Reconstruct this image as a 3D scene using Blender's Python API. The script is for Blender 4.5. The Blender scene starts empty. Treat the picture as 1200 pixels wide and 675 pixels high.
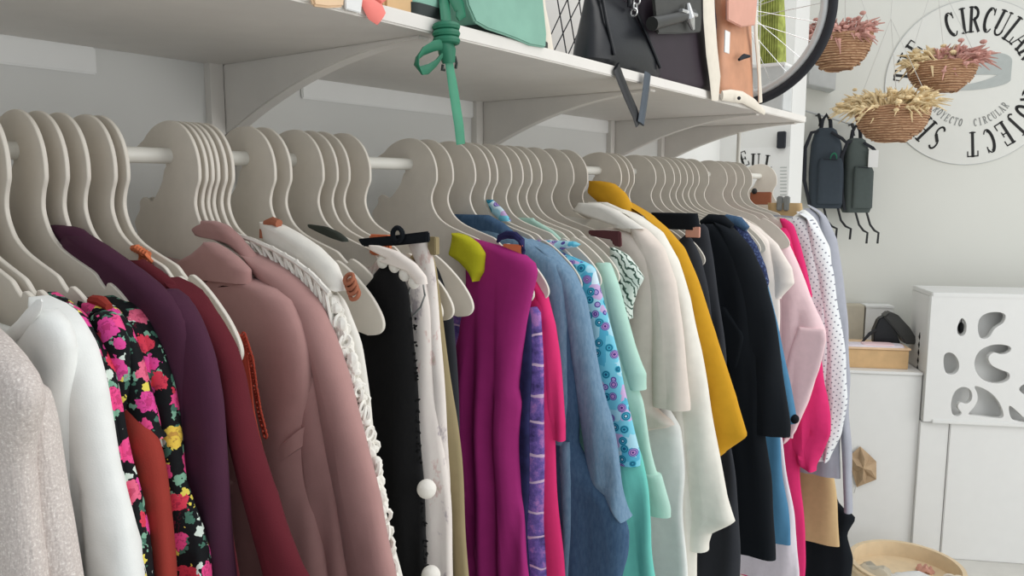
import bpy, bmesh, math, random
from mathutils import Vector, Matrix
random.seed(7)
C = bpy.context.scene.collection
PI = math.pi
# ---------------------------------------------------------------- camera frame
u = 0.80                       # one unit = distance from the lens to the clothes rail
CX, CZ = 1.04, 1.46            # lens position (Y = 0); wall_left is the plane X = 0
FPX, YAW, PITCH = 910.0, math.radians(35.7), math.radians(7.4)
FW = Vector((-math.sin(YAW)*math.cos(PITCH), math.cos(YAW)*math.cos(PITCH), -math.sin(PITCH)))
RT = Vector((math.cos(YAW), math.sin(YAW), 0)); UP = RT.cross(FW)
def ray(px, py): return FW + RT*((px-600)/FPX) - UP*((py-337.5)/FPX)
def W(x, y, z): return Vector((CX+x*u, y*u, CZ+z*u))          # units -> metres
def at(px, py, y):                                            # measured point on the plane Y = y (units)
    d = ray(px, py); d = d*(y/d.y); return W(d.x, d.y, d.z)
def atx(px, py, x):
    d = ray(px, py); d = d*(x/d.x); return W(d.x, d.y, d.z)
RAILX, RAILZ = -1.0, 0.042
XR, ZR = CX+RAILX*u, CZ+RAILZ*u

# ---------------------------------------------------------------- materials
def lin(c):
    c = c/255.0
    return c/12.92 if c <= .04045 else ((c+.055)/1.055)**2.4
def rgb(r, g, b, k=1.0): return (min(lin(r)*k, .93), min(lin(g)*k, .93), min(lin(b)*k, .93), 1)
class NT:
    def __init__(s, name):
        s.m = bpy.data.materials.new(name); s.m.use_nodes = True
        s.t = s.m.node_tree; s.t.nodes.clear()
        s.out = s.n('ShaderNodeOutputMaterial'); s.b = s.n('ShaderNodeBsdfPrincipled')
        s.t.links.new(s.b.outputs[0], s.out.inputs[0])
    def n(s, typ, **kw):
        nd = s.t.nodes.new(typ)
        for k, v in kw.items(): setattr(nd, k, v)
        return nd
    def l(s, a, b): s.t.links.new(a, b)
    def coord(s, scale=(1, 1, 1)):
        tc = s.n('ShaderNodeTexCoord'); mp = s.n('ShaderNodeMapping'); mp.inputs['Scale'].default_value = scale
        s.l(tc.outputs['Object'], mp.inputs[0]); return mp.outputs[0]
    def ramp(s, fac, stops, interp='LINEAR'):
        r = s.n('ShaderNodeValToRGB'); r.color_ramp.interpolation = interp
        e = r.color_ramp.elements
        while len(e) > 1: e.remove(e[-1])
        e[0].position, e[0].color = stops[0]
        for p, c in stops[1:]:
            k = e.new(p); k.color = c
        s.l(fac, r.inputs[0]); return r.outputs[0]
    def noise(s, vec, scale, detail=3, rough=.5):
        n = s.n('ShaderNodeTexNoise'); n.inputs['Scale'].default_value = scale
        n.inputs['Detail'].default_value = detail; n.inputs['Roughness'].default_value = rough
        s.l(vec, n.inputs['Vector']); return n
    def voro(s, vec, scale, rnd=1.0, dist='EUCLIDEAN', dims='3D'):
        v = s.n('ShaderNodeTexVoronoi'); v.voronoi_dimensions = dims; v.distance = dist
        v.inputs['Scale'].default_value = scale; v.inputs['Randomness'].default_value = rnd
        s.l(vec, v.inputs['Vector']); return v
    def mix(s, fac, a, b):
        m = s.n('ShaderNodeMix', data_type='RGBA')
        if hasattr(fac, 'links'): s.l(fac, m.inputs[0])
        else: m.inputs[0].default_value = fac
        for v, i in ((a, 6), (b, 7)):
            if hasattr(v, 'links'): s.l(v, m.inputs[i])
            else: m.inputs[i].default_value = v
        return m.outputs[2]
    def math(s, op, a, b=None):
        m = s.n('ShaderNodeMath', operation=op)
        for v, i in ((a, 0), (b, 1)):
            if v is None: continue
            if hasattr(v, 'links'): s.l(v, m.inputs[i])
            else: m.inputs[i].default_value = v
        return m.outputs[0]
    def bump(s, h, strength=.3, dist=.002):
        b = s.n('ShaderNodeBump'); b.inputs['Strength'].default_value = strength; b.inputs['Distance'].default_value = dist
        s.l(h, b.inputs['Height']); s.l(b.outputs[0], s.b.inputs['Normal'])
    def done(s, color=None, rough=.85, metal=0, spec=.3, sheen=0):
        if color is not None:
            if hasattr(color, 'links'): s.l(color, s.b.inputs['Base Color'])
            else: s.b.inputs['Base Color'].default_value = color
        s.b.inputs['Roughness'].default_value = rough; s.b.inputs['Metallic'].default_value = metal
        s.b.inputs['Specular IOR Level'].default_value = spec
        if sheen:
            s.b.inputs['Sheen Weight'].default_value = sheen
        return s.m
def cloth(name, c, var=.035, rough=.9, weave=900, bump=.25, sheen=.0, crease=.5):
    """woven cloth: faint mottling, fine weave bump and soft creases"""
    s = NT(name); v = s.coord(); n = s.noise(v, 60, 4)
    base = c; dark = tuple(x*(1-var) for x in c[:3])+(1,); lite = tuple(min(x*(1+var), .95) for x in c[:3])+(1,)
    colr = s.ramp(n.outputs['Fac'], [(.3, dark), (.7, lite)])
    n2 = s.noise(v, weave, 1); n3 = s.noise(s.coord((12, 12, 1.6)), 2.0, 3)
    h = s.math('ADD', s.math('MULTIPLY', n2.outputs['Fac'], .12), s.math('MULTIPLY', n3.outputs['Fac'], 1.2*crease))
    s.bump(h, bump, .004)
    return s.done(colr, rough, spec=.15, sheen=sheen)
def plain(name, c, rough=.6, metal=0, spec=.4, var=.05, scale=25, bump=0):
    s = NT(name); n = s.noise(s.coord(), scale, 4)
    colr = s.ramp(n.outputs['Fac'], [(.3, tuple(x*(1-var) for x in c[:3])+(1,)), (.7, tuple(min(x*(1+var), .95) for x in c[:3])+(1,))])
    if bump: s.bump(s.noise(s.coord(), scale*6, 3).outputs['Fac'], bump, .002)
    return s.done(colr, rough, metal, spec)
M = {}
M['wall'] = plain('white_wall_paint', rgb(224, 224, 221), .9, var=.015, scale=3)
M['wallfar'] = plain('warm_white_wall_paint', rgb(219, 219, 212), .9, var=.015, scale=3)
M['floor'] = plain('grey_concrete_floor', rgb(206, 204, 198), .6, var=.1, scale=5)
M['shelf'] = plain('white_shelf_laminate', rgb(226, 222, 216), .55, var=.02)
M['light_streak'] = plain('light_streak_white', rgb(244, 244, 242), .5, var=.01)  # whiter than the wall, to paint the light streak under the shelf
M['rail'] = plain('white_enamel', rgb(224, 222, 214), .35, var=.02)
M['hanger'] = plain('beige_pressed_card', rgb(220, 213, 202), .85, var=.03, scale=40, bump=.05)
M['desk'] = plain('white_lacquer', rgb(226, 226, 224), .5, var=.01)
M['black'] = plain('black_plastic', rgb(28, 29, 32), .5)
M['disc'] = plain('white_sign_disc', rgb(222, 222, 216), .8, var=.01)
M['ink'] = plain('black_lettering', rgb(40, 40, 40), .8)
M['inkgrey'] = plain('grey_lettering', rgb(140, 142, 140), .8)
M['loopgrey'] = plain('grey_loop', rgb(176, 181, 178), .8)
M['chrome'] = plain('bright_metal', rgb(215, 215, 215), .25, metal=.9)
M['tyre'] = plain('black_rubber', rgb(34, 36, 42), .8)
M['rim'] = plain('grey_rim', rgb(190, 192, 192), .4, metal=.3)
M['wood'] = plain('pale_wood', rgb(206, 170, 124), .6, var=.08)
M['palewood'] = plain('pale_bent_wood', rgb(222, 200, 166), .6, var=.06)
M['peach'] = plain('peach_wood', rgb(228, 196, 160), .6, var=.06)
M['coral'] = plain('coral_leather', rgb(238, 128, 118), .6)
M['greentail'] = plain('green_leather', rgb(64, 140, 110), .5, var=.12)
M['greenstrap'] = plain('dark_green_leather', rgb(34, 112, 84), .5, var=.1)
M['mint_leather'] = plain('mint_green_leather', rgb(128, 174, 156), .55, var=.08)
M['darkbase'] = plain('dark_leather_and_shadow', rgb(40, 48, 46), .6)  # small bag base and buckle; also the painted shadow under the big tote
M['blackleather'] = plain('black_leather', rgb(20, 22, 27), .36, var=.12, spec=.4, bump=.08)
M['strapblue'] = plain('slate_leather', rgb(66, 76, 86), .45, var=.1)
M['aubergine'] = plain('aubergine_leather', rgb(46, 35, 45), .55, var=.1)
M['flap'] = plain('dark_grey_leather', rgb(48, 48, 46), .4, var=.15, spec=.6)
M['cream'] = cloth('cream_webbing', rgb(222, 214, 200), weave=400)
M['tan'] = plain('tan_leather', rgb(206, 150, 118), .5, var=.09)
M['tanpink'] = plain('rose_tan_leather', rgb(212, 158, 140), .5, var=.06)
M['olive'] = cloth('olive_weave', rgb(150, 158, 84), .35, weave=200)
M['greybox'] = plain('dark_grey_card', rgb(72, 77, 82), .7)
M['lightgrey'] = plain('light_grey_card', rgb(196, 198, 197), .7)
M['paper'] = plain('white_paper', rgb(228, 228, 226), .85, var=.01)
M['kraft'] = plain('kraft_paper', rgb(176, 150, 120), .85, var=.12)
M['beige'] = plain('beige_card', rgb(196, 188, 170), .8)
def wicker():
    s = NT('woven_straw'); v = s.coord((1, 1, 1))
    w = s.n('ShaderNodeTexWave', bands_direction='Z'); w.inputs['Scale'].default_value = 38; w.inputs['Distortion'].default_value = 3
    s.l(v, w.inputs['Vector']); n = s.noise(v, 70, 4)
    f = s.math('MULTIPLY', w.outputs['Fac'], n.outputs['Fac'])
    c = s.ramp(f, [(.1, rgb(146, 108, 82)), (.35, rgb(188, 148, 116)), (.65, rgb(214, 182, 148))])
    s.bump(n.outputs['Fac'], .6, .004); return s.done(c, .9)
M['wicker'] = wicker()
M['dry'] = plain('dried_cream_flowers', rgb(228, 206, 164), .95, var=.2, scale=30)
M['drypink'] = plain('dried_dusty_pink_flowers', rgb(200, 152, 142), .95, var=.25, scale=30)
M['string'] = plain('white_cord', rgb(206, 206, 202), .9)
# --- garment cloths
M['glitter'] = None
def glitter():
    s = NT('grey_lurex_knit'); v = s.coord(); n = s.noise(v, 620, 2, .7)
    c = s.ramp(n.outputs['Fac'], [(.30, rgb(186, 175, 170)), (.58, rgb(208, 198, 192)), (.74, rgb(240, 234, 228))])
    h = s.noise(s.coord((1, 1, .15)), 420, 1); n3 = s.noise(s.coord((9, 9, 2)), 2.2, 2)
    s.bump(s.math('ADD', h.outputs['Fac'], s.math('MULTIPLY', n3.outputs['Fac'], 4)), .3, .004)
    return s.done(c, .6, spec=.4)
M['glitter'] = glitter()
def floral(name, seed):
    s = NT(name); v0 = s.coord()
    ad = s.n('ShaderNodeVectorMath', operation='ADD'); ad.inputs[1].default_value = (seed, seed*.7, seed*1.3); s.l(v0, ad.inputs[0])
    n = s.n('ShaderNodeTexNoise'); n.inputs['Scale'].default_value = 190; n.inputs['Detail'].default_value = 2; s.l(ad.outputs[0], n.inputs['Vector'])
    sc = s.n('ShaderNodeVectorMath', operation='SCALE'); sc.inputs['Scale'].default_value = .011; s.l(n.outputs['Color'], sc.inputs[0])
    a2 = s.n('ShaderNodeVectorMath', operation='ADD'); s.l(ad.outputs[0], a2.inputs[0]); s.l(sc.outputs[0], a2.inputs[1])
    v = a2.outputs[0]
    lv = s.voro(v, 118); lm = s.ramp(lv.outputs['Distance'], [(0, (1, 1, 1, 1)), (.42, (0, 0, 0, 1))], 'CONSTANT')
    sepl = s.n('ShaderNodeSeparateColor'); s.l(lv.outputs['Color'], sepl.inputs[0])
    lc = s.ramp(sepl.outputs[0], [(0, rgb(20, 24, 26)), (.22, rgb(124, 170, 146)), (.46, rgb(70, 112, 96)), (.78, rgb(226, 208, 92)), (.9, rgb(212, 224, 214))], 'CONSTANT')
    base = s.mix(lm, rgb(20, 21, 24), lc)
    fv = s.voro(v, 50); fm = s.ramp(fv.outputs['Distance'], [(0, (1, 1, 1, 1)), (.44, (0, 0, 0, 1))], 'CONSTANT')
    sepf = s.n('ShaderNodeSeparateColor'); s.l(fv.outputs['Color'], sepf.inputs[0])
    fc = s.ramp(sepf.outputs[1], [(0, rgb(232, 78, 140)), (.26, rgb(20, 21, 24)), (.34, rgb(214, 62, 84)), (.52, rgb(222, 74, 152)), (.68, rgb(222, 228, 228)), (.78, rgb(238, 202, 84)), (.84, rgb(228, 104, 136)), (.95, rgb(20, 21, 24))], 'CONSTANT')
    core = s.ramp(fv.outputs['Distance'], [(0, (.45, .45, .45, 1)), (.16, (0, 0, 0, 1))], 'CONSTANT')
    ps = s.ramp(s.noise(v, 300, 2).outputs['Fac'], [(.36, (.75, .75, .75, 1)), (.44, (0, 0, 0, 1))]); fc2 = s.mix(ps, s.mix(core, fc, rgb(150, 24, 60)), s.mix(.6, fc, rgb(110, 20, 50)))
    c = s.mix(fm, base, fc2); s.bump(s.noise(s.coord((9, 9, 2)), 3, 2).outputs['Fac'], .4, .01)
    return s.done(c, .85, spec=.2)
M['floral1'] = floral('green_floral_print', 1.7); M['floral2'] = floral('pink_floral_print', 5.2); M['floral3'] = floral('black_floral_print', 9.1)
def circles():
    s = NT('aqua_circle_print'); v = s.coord((1, .6, 1))
    bv = s.voro(v, 52, .8, 'CHEBYCHEV'); sep = s.n('ShaderNodeSeparateColor'); s.l(bv.outputs['Color'], sep.inputs[0])
    base = s.ramp(sep.outputs[0], [(0, rgb(120, 200, 222)), (.35, rgb(168, 214, 230)), (.6, rgb(196, 168, 210)), (.75, rgb(86, 176, 206)), (.88, rgb(206, 226, 236))], 'CONSTANT')
    cv = s.voro(v, 66, .6); ring = s.ramp(cv.outputs['Distance'], [(0, rgb(214, 220, 236)), (.09, rgb(70, 50, 120)), (.17, rgb(186, 140, 196)), (.24, rgb(92, 70, 146)), (.31, rgb(170, 150, 205)), (.37, rgb(84, 76, 150))], 'CONSTANT')
    ring2 = s.ramp(cv.outputs['Distance'], [(0, rgb(190, 220, 232)), (.10, rgb(30, 92, 130)), (.2, rgb(70, 170, 196)), (.28, rgb(30, 110, 140)), (.37, rgb(70, 170, 196))], 'CONSTANT')
    sp2 = s.n('ShaderNodeSeparateColor'); s.l(cv.outputs['Color'], sp2.inputs[0])
    which = s.math('GREATER_THAN', sp2.outputs[0], .6); rr = s.mix(which, ring, ring2)
    msk = s.math('LESS_THAN', cv.outputs['Distance'], .43); keep = s.math('GREATER_THAN', sp2.outputs[1], .15)
    c = s.mix(s.math('MULTIPLY', msk, keep), base, rr)
    s.bump(s.noise(s.coord((9, 9, 2)), 3, 2).outputs['Fac'], .4, .01); return s.done(c, .8, spec=.2)
M['circles'] = circles()
def dots():
    s = NT('white_dotted_cotton'); tc = s.n('ShaderNodeTexCoord'); mp = s.n('ShaderNodeMapping'); mp.inputs['Rotation'].default_value = (0, .7, 0)
    s.l(tc.outputs['Object'], mp.inputs[0]); sx = s.n('ShaderNodeSeparateXYZ'); s.l(mp.outputs[0], sx.inputs[0])
    cb = s.n('ShaderNodeCombineXYZ'); s.l(sx.outputs[0], cb.inputs[0]); s.l(sx.outputs[2], cb.inputs[1])
    v = s.voro(cb.outputs[0], 88, 0, dims='2D')
    c = s.ramp(v.outputs['Distance'], [(0, rgb(120, 122, 136)), (.165, rgb(226, 228, 230))], 'CONSTANT')
    s.bump(s.noise(s.coord((9, 9, 2)), 3, 2).outputs['Fac'], .3, .01); return s.done(c, .85, spec=.2)
M['dots'] = dots()
def zebra():
    s = NT('leaf_striped_print'); w = s.n('ShaderNodeTexWave', bands_direction='DIAGONAL'); w.inputs['Scale'].default_value = 44
    w.inputs['Distortion'].default_value = 9; w.inputs['Detail Scale'].default_value = 1.4; s.l(s.coord(), w.inputs['Vector'])
    c = s.ramp(w.outputs['Fac'], [(0, rgb(52, 64, 58)), (.22, rgb(110, 146, 130)), (.34, rgb(220, 230, 222))]); return s.done(c, .85)
M['zebra'] = zebra()
def patch():
    s = NT('purple_patchwork'); v = s.coord()
    n = s.noise(v, 50, 5, .7); c1 = s.ramp(n.outputs['Fac'], [(.3, rgb(58, 48, 104)), (.5, rgb(112, 90, 168)), (.62, rgb(176, 120, 186)), (.75, rgb(92, 100, 180))])
    tc = s.n('ShaderNodeTexCoord'); sx = s.n('ShaderNodeSeparateXYZ'); s.l(tc.outputs['Object'], sx.inputs[0])
    nz = s.math('MULTIPLY', s.noise(v, 25, 2).outputs['Fac'], .5)
    z = s.math('FRACT', s.math('ADD', s.math('MULTIPLY', sx.outputs[2], 24), nz)); line = s.math('LESS_THAN', z, .08)
    c2 = s.mix(line, c1, rgb(206, 178, 206))
    s.bump(n.outputs['Fac'], .4, .003); return s.done(c2, .8)
M['patch'] = patch()
M['patchnavy'] = cloth('navy_patch_cloth', rgb(44, 44, 84), .3)
def printed():
    s = NT('white_sketch_print'); v = s.coord((1, 1, .45)); n = s.noise(v, 38, 5, .7)
    c = s.ramp(n.outputs['Fac'], [(.36, rgb(176, 166, 168)), (.42, rgb(222, 212, 206)), (.58, rgb(226, 218, 211)), (.63, rgb(212, 186, 180)), (.70, rgb(184, 184, 162))])
    s.bump(s.noise(s.coord((9, 9, 2)), 3, 2).outputs['Fac'], .4, .01); return s.done(c, .9)
M['printed'] = printed()
def nvpat():
    s = NT('navy_speckled_print'); n = s.noise(s.coord(), 170, 3, .7)
    c = s.ramp(n.outputs['Fac'], [(.4, rgb(30, 36, 66)), (.55, rgb(48, 62, 104)), (.68, rgb(108, 126, 160))]); return s.done(c, .85)
M['navy'] = nvpat()
def denim(name, a, b):
    s = NT(name); n = s.noise(s.coord((1, 1, .3)), 240, 3, .7)
    c = s.ramp(n.outputs['Fac'], [(.35, a), (.65, b)]); s.bump(s.noise(s.coord((9, 9, 2.5)), 3, 3).outputs['Fac'], .5, .012); return s.done(c, .9, spec=.15)
M['denim'] = denim('washed_denim', rgb(104, 134, 160), rgb(122, 150, 174)); M['denimdark'] = denim('deep_denim', rgb(62, 88, 118), rgb(74, 101, 130))
for k, (nm, c, kw) in {
 'whiteblouse': ('white_crepe', rgb(232, 233, 230), {}), 'rust': ('rust_red_viscose', rgb(148, 56, 48), {}),
 'plum': ('plum_wool', rgb(72, 39, 58), {}), 'burg': ('burgundy_knit', rgb(92, 32, 41), {}),
 'rustlace': ('rust_orange_lace', rgb(164, 66, 50), dict(bump=.8, weave=150)), 'pink': ('dusty_pink_wool', rgb(172, 132, 128), dict(sheen=.15)),
 'crochet': ('white_cotton_yarn', rgb(232, 228, 220), dict(bump=.7, weave=200)), 'brown': ('brown_braid', rgb(164, 104, 80), {}),
 'creamcloth': ('off_white_linen', rgb(226, 222, 214), {}), 'khaki': ('khaki_cotton', rgb(148, 134, 102), {}),
 'blackfuzz': ('black_bouclé', rgb(22, 22, 23), dict(bump=.9, weave=220)), 'blackcloth': ('black_crepe', rgb(24, 28, 33), {}),
 'charcoal': ('charcoal_cloth', rgb(50, 52, 57), {}), 'magenta': ('magenta_linen', rgb(164, 46, 118), {}), 'lime': ('lime_knit', rgb(186, 182, 40), dict(bump=.5, weave=300)),
 'hotpink': ('hot_pink_crepe', rgb(216, 52, 112), {}), 'teal': ('turquoise_jersey', rgb(112, 198, 186), {}), 'mint': ('mint_cotton', rgb(178, 214, 200), {}),
 'beigepink': ('pale_beige_linen', rgb(220, 208, 198), {}), 'whitecoat': ('ivory_cotton', rgb(230, 226, 216), {}), 'mustard': ('mustard_cotton', rgb(202, 150, 40), {}),
 'blue': ('azure_cotton', rgb(78, 128, 162), {}), 'palepink': ('pale_pink_satin', rgb(234, 204, 208), {}), 'creamtop': ('cream_chiffon', rgb(232, 222, 214), {}),
 'grey': ('grey_jersey', rgb(166, 168, 178), {}), 'tancloth': ('tan_suede_cloth', rgb(206, 176, 132), {}), 'lilac': ('pale_lilac_cotton', rgb(222, 214, 222), {}),
 'packblue': ('slate_blue_canvas', rgb(66, 74, 82), {}), 'packgrey': ('grey_green_canvas', rgb(84, 92, 90), {}), 'orange': ('orange_trim', rgb(222, 128, 88), {}), 'maroon': ('maroon_label_tape', rgb(88, 52, 54), {}),
 'teallabel': ('dark_green_tape', rgb(62, 66, 60), {}), 'pinklabel': ('raspberry_cloth', rgb(190, 60, 104), {})}.items():
    M[k] = cloth(nm.replace('é', 'e'), c, **kw)

# ---------------------------------------------------------------- mesh helpers
class MB:
    def __init__(s): s.v = []; s.f = []
    def add(s, vs, fs):
        o = len(s.v); s.v += [Vector(v) for v in vs]; s.f += [tuple(i+o for i in f) for f in fs]
    def box(s, lo, hi):
        (a, b, c), (d, e, f) = lo, hi
        s.add([(a, b, c), (d, b, c), (d, e, c), (a, e, c), (a, b, f), (d, b, f), (d, e, f), (a, e, f)],
              [(0, 3, 2, 1), (4, 5, 6, 7), (0, 1, 5, 4), (1, 2, 6, 5), (2, 3, 7, 6), (3, 0, 4, 7)])
    def rings(s, rings, closed=True, cap=True):
        n = len(rings[0]); vs = [p for r in rings for p in r]; fs = []
        for i in range(len(rings)-1):
            for j in range(n if closed else n-1):
                k = (j+1) % n; fs.append((i*n+j, i*n+k, (i+1)*n+k, (i+1)*n+j))
        if cap and closed:
            fs.append(tuple(reversed(range(n)))); fs.append(tuple((len(rings)-1)*n+j for j in range(n)))
        s.add(vs, fs)
    def tube(s, pts, r, n=8, flat=None):
        """round tube along pts; r a number or list; flat=(normal vector, ratio) squashes along normal"""
        pts = [Vector(p) for p in pts]; R = []
        for i, p in enumerate(pts):
            t = (pts[min(i+1, len(pts)-1)]-pts[max(i-1, 0)]).normalized()
            a = Vector((0, 0, 1)) if abs(t.z) < .9 else Vector((0, 1, 0))
            if flat: a = Vector(flat[0])
            b = t.cross(a).normalized(); a = b.cross(t).normalized(); rr = r[i] if isinstance(r, (list, tuple)) else r
            q = flat[1] if flat else 1
            R.append([p+b*(rr*math.cos(2*PI*j/n))+a*(rr*q*math.sin(2*PI*j/n)) for j in range(n)])
        s.rings(R)
    def torus(s, c, ax1, ax2, R, r, n=32, m=8):
        c = Vector(c); ax1 = Vector(ax1); ax2 = Vector(ax2); ax3 = ax1.cross(ax2); vs = []; fs = []
        for i in range(n):
            d = ax1*math.cos(2*PI*i/n)+ax2*math.sin(2*PI*i/n)
            for j in range(m): vs.append(c+d*(R+r*math.cos(2*PI*j/m))+ax3*(r*math.sin(2*PI*j/m)))
        for i in range(n):
            for j in range(m): fs.append((i*m+j, ((i+1) % n)*m+j, ((i+1) % n)*m+(j+1) % m, i*m+(j+1) % m))
        s.add(vs, fs)
    def ball(s, c, r, n=10, m=7, sc=(1, 1, 1)):
        c = Vector(c); R = []
        for i in range(m+1):
            a = PI*(i+.02)/(m+.04)
            R.append([c+Vector((r*sc[0]*math.sin(a)*math.cos(2*PI*j/n), r*sc[1]*math.sin(a)*math.sin(2*PI*j/n), r*sc[2]*math.cos(a))) for j in range(n)])
        s.rings(R)
    def prism(s, poly, d):
        """poly: list of Vectors (planar), extruded by vector d"""
        n = len(poly); d = Vector(d); vs = [Vector(p) for p in poly]+[Vector(p)+d for p in poly]
        s.add(vs, [tuple(range(n)), tuple(reversed(range(n, 2*n)))]+[(j, j+n, (j+1) % n+n, (j+1) % n) for j in range(n)])
    def map(s, fn): s.v = [Vector(fn(v)) for v in s.v]; return s
    def build(s, name, mat, parent=None, base=None, smooth=True, bevel=0, angle=None):
        me = bpy.data.meshes.new(name)
        org = parent['_b'] if (parent is not None and '_b' in parent) else None
        b = Vector(base) if base is not None else (Vector(org) if org is not None else Vector((0, 0, 0)))
        me.from_pydata([v-b for v in s.v], [], s.f)
        bm = bmesh.new(); bm.from_mesh(me); bmesh.ops.recalc_face_normals(bm, faces=bm.faces)
        if bevel:
            bmesh.ops.bevel(bm, geom=[e for e in bm.edges if len(e.link_faces) == 2 and e.calc_face_angle(0) > .6], offset=bevel, segments=2, affect='EDGES')
        bm.to_mesh(me); bm.free()
        for p in me.polygons: p.use_smooth = smooth
        if smooth:
            me.set_sharp_from_angle(angle=math.radians(angle or 40))
        me.materials.append(mat)
        o = bpy.data.objects.new(name, me); C.objects.link(o)
        if parent is not None:
            o.parent = parent
            if '_b' not in o: o['_b'] = list(b)
            pb = Vector(parent['_b']) if '_b' in parent else b
            o.location = b-pb
        else:
            o.location = b; o['_b'] = list(b)
        return o
def tag(o, label, cat, group=None, kind=None):
    if label: o['label'] = label
    if cat: o['category'] = cat
    if group: o['group'] = group
    if kind: o['kind'] = kind
    return o
def thing(name, base, label, cat, group=None):
    o = bpy.data.objects.new(name, None); o.empty_display_size = .05; C.objects.link(o)
    o.location = base; o['_b'] = list(base); return tag(o, label, cat, group)
def struct(o): o['kind'] = 'structure'; return o

# ---------------------------------------------------------------- room shell
X_WALL = CX-1.3*u; Y_FAR = 4.75*u
def slab(name, lo, hi, mat):
    m = MB(); m.box(lo, hi); return struct(m.build(name, mat, smooth=False))
TH = math.radians(26)                                          # the far wall, counter and desk stand at an angle to the rail
DR = Vector((math.cos(TH), math.sin(TH), 0)); NR = Vector((math.sin(TH), -math.cos(TH), 0))   # along the wall / towards the room
WP = at(1138, 97, 4.75)
def onplane(px, py, P0, off=0):
    d = ray(px, py); o = Vector((CX, 0, CZ)); k = ((P0+NR*off)-o).dot(NR)/d.dot(NR); return o+d*k
def aw(px, py, off=0): return onplane(px, py, WP, off)
slab('floor', (-.12, -3.2, -.1), (5.2, 6.2, 0), M['floor'])
kc = (X_WALL-WP.x)/DR.x; ycorner = (WP+DR*kc).y
slab('wall_left', (-.12, -3.2, 0), (X_WALL, ycorner+.02, 3.0), M['wall'])
m = MB(); m.box((kc, 0, 0), (5.0, .12, 3.0)); m.map(lambda v: Vector((WP.x, WP.y, 0))+DR*v.x-NR*v.y+Vector((0, 0, v.z))); struct(m.build('wall_far', M['wallfar'], smooth=False))
PY = 3.4*u; PX1 = CX-.992*u
slab('trim_1', (X_WALL, PY, 0), (PX1, PY+.16, 3.0), M['wall'])          # pilaster past the end of the rail

# ---------------------------------------------------------------- shelf
SZ = CZ+.2225*u; SF = CX-.778*u; ST = .018; SY0, SY1 = -.6, 2.84*u
sh = thing('wall_shelf', (X_WALL, (SY0+SY1)/2, SZ), 'long white wall shelf on curved brackets above the clothes rail', 'shelf')
m = MB(); m.box((X_WALL, SY0, SZ), (SF, SY1, SZ+ST)); m.build('board', M['shelf'], sh, smooth=False, bevel=.002)
for by in (-.45*u+.2, .893*u, 1.669*u, 2.40*u, 2.80*u):
    prof = []; D = SF-X_WALL; n = 14
    for i in range(n+1):
        s_ = i/n; prof.append((X_WALL+.012+(D-.03)*s_, SZ-.004-.098*(1-s_)**1.9))
    poly = [Vector((X_WALL+.012, by-.011, SZ))]+[Vector((x, by-.011, z)) for x, z in prof]+[Vector((X_WALL+.012+D-.03, by-.011, SZ))]
    m = MB(); m.prism(poly, (0, .022, 0)); br = m.build('bracket', M['shelf'], sh, smooth=False, bevel=.0015)
    m = MB()
    for k in (-.034, .012): m.box((X_WALL, by+k, .9), (X_WALL+.014, by+k+.022, SZ)); 
    m.build('upright', M['shelf'], sh, smooth=False)
    m = MB(); m.tube([(X_WALL+.016, by-.013, SZ-.105), (X_WALL+.016, by+.014, SZ-.105)], .0045); m.build('bolt', M['black'], br)
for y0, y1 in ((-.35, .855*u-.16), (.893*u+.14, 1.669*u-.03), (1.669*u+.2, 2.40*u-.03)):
    m = MB(); m.box((X_WALL, y0, SZ-.034), (X_WALL+.005, y1, SZ)); m.build('light_streak', M['light_streak'], sh, smooth=False, bevel=.002)  # thin bright strips standing in for light falling on the wall

# ---------------------------------------------------------------- rail and hangers
RR = .0106*u
rl = thing('clothes_rail', (XR, PY, ZR), 'long white tubular clothes rail under the shelf', 'rail')
m = MB(); m.tube([(XR, -.55, ZR), (XR, 3.10*u, ZR)], RR, 20); m.build('rod', M['rail'], rl)
m = MB(); m.tube([(XR, 3.10*u, ZR), (XR, 3.10*u+.004, ZR)], RR*1.08, 20); m.build('end_cap', M['rail'], rl)
m = MB(); m.tube([(XR, -.5, ZR), (XR, -.5, SZ)], .008, 12); m.build('hanger_rod', M['rail'], rl)
m = MB(); m.tube([(XR, 2.80*u, ZR), (XR, 2.80*u, SZ-.012)], .006, 12); m.build('hanger_rod', M['rail'], rl)

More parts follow.
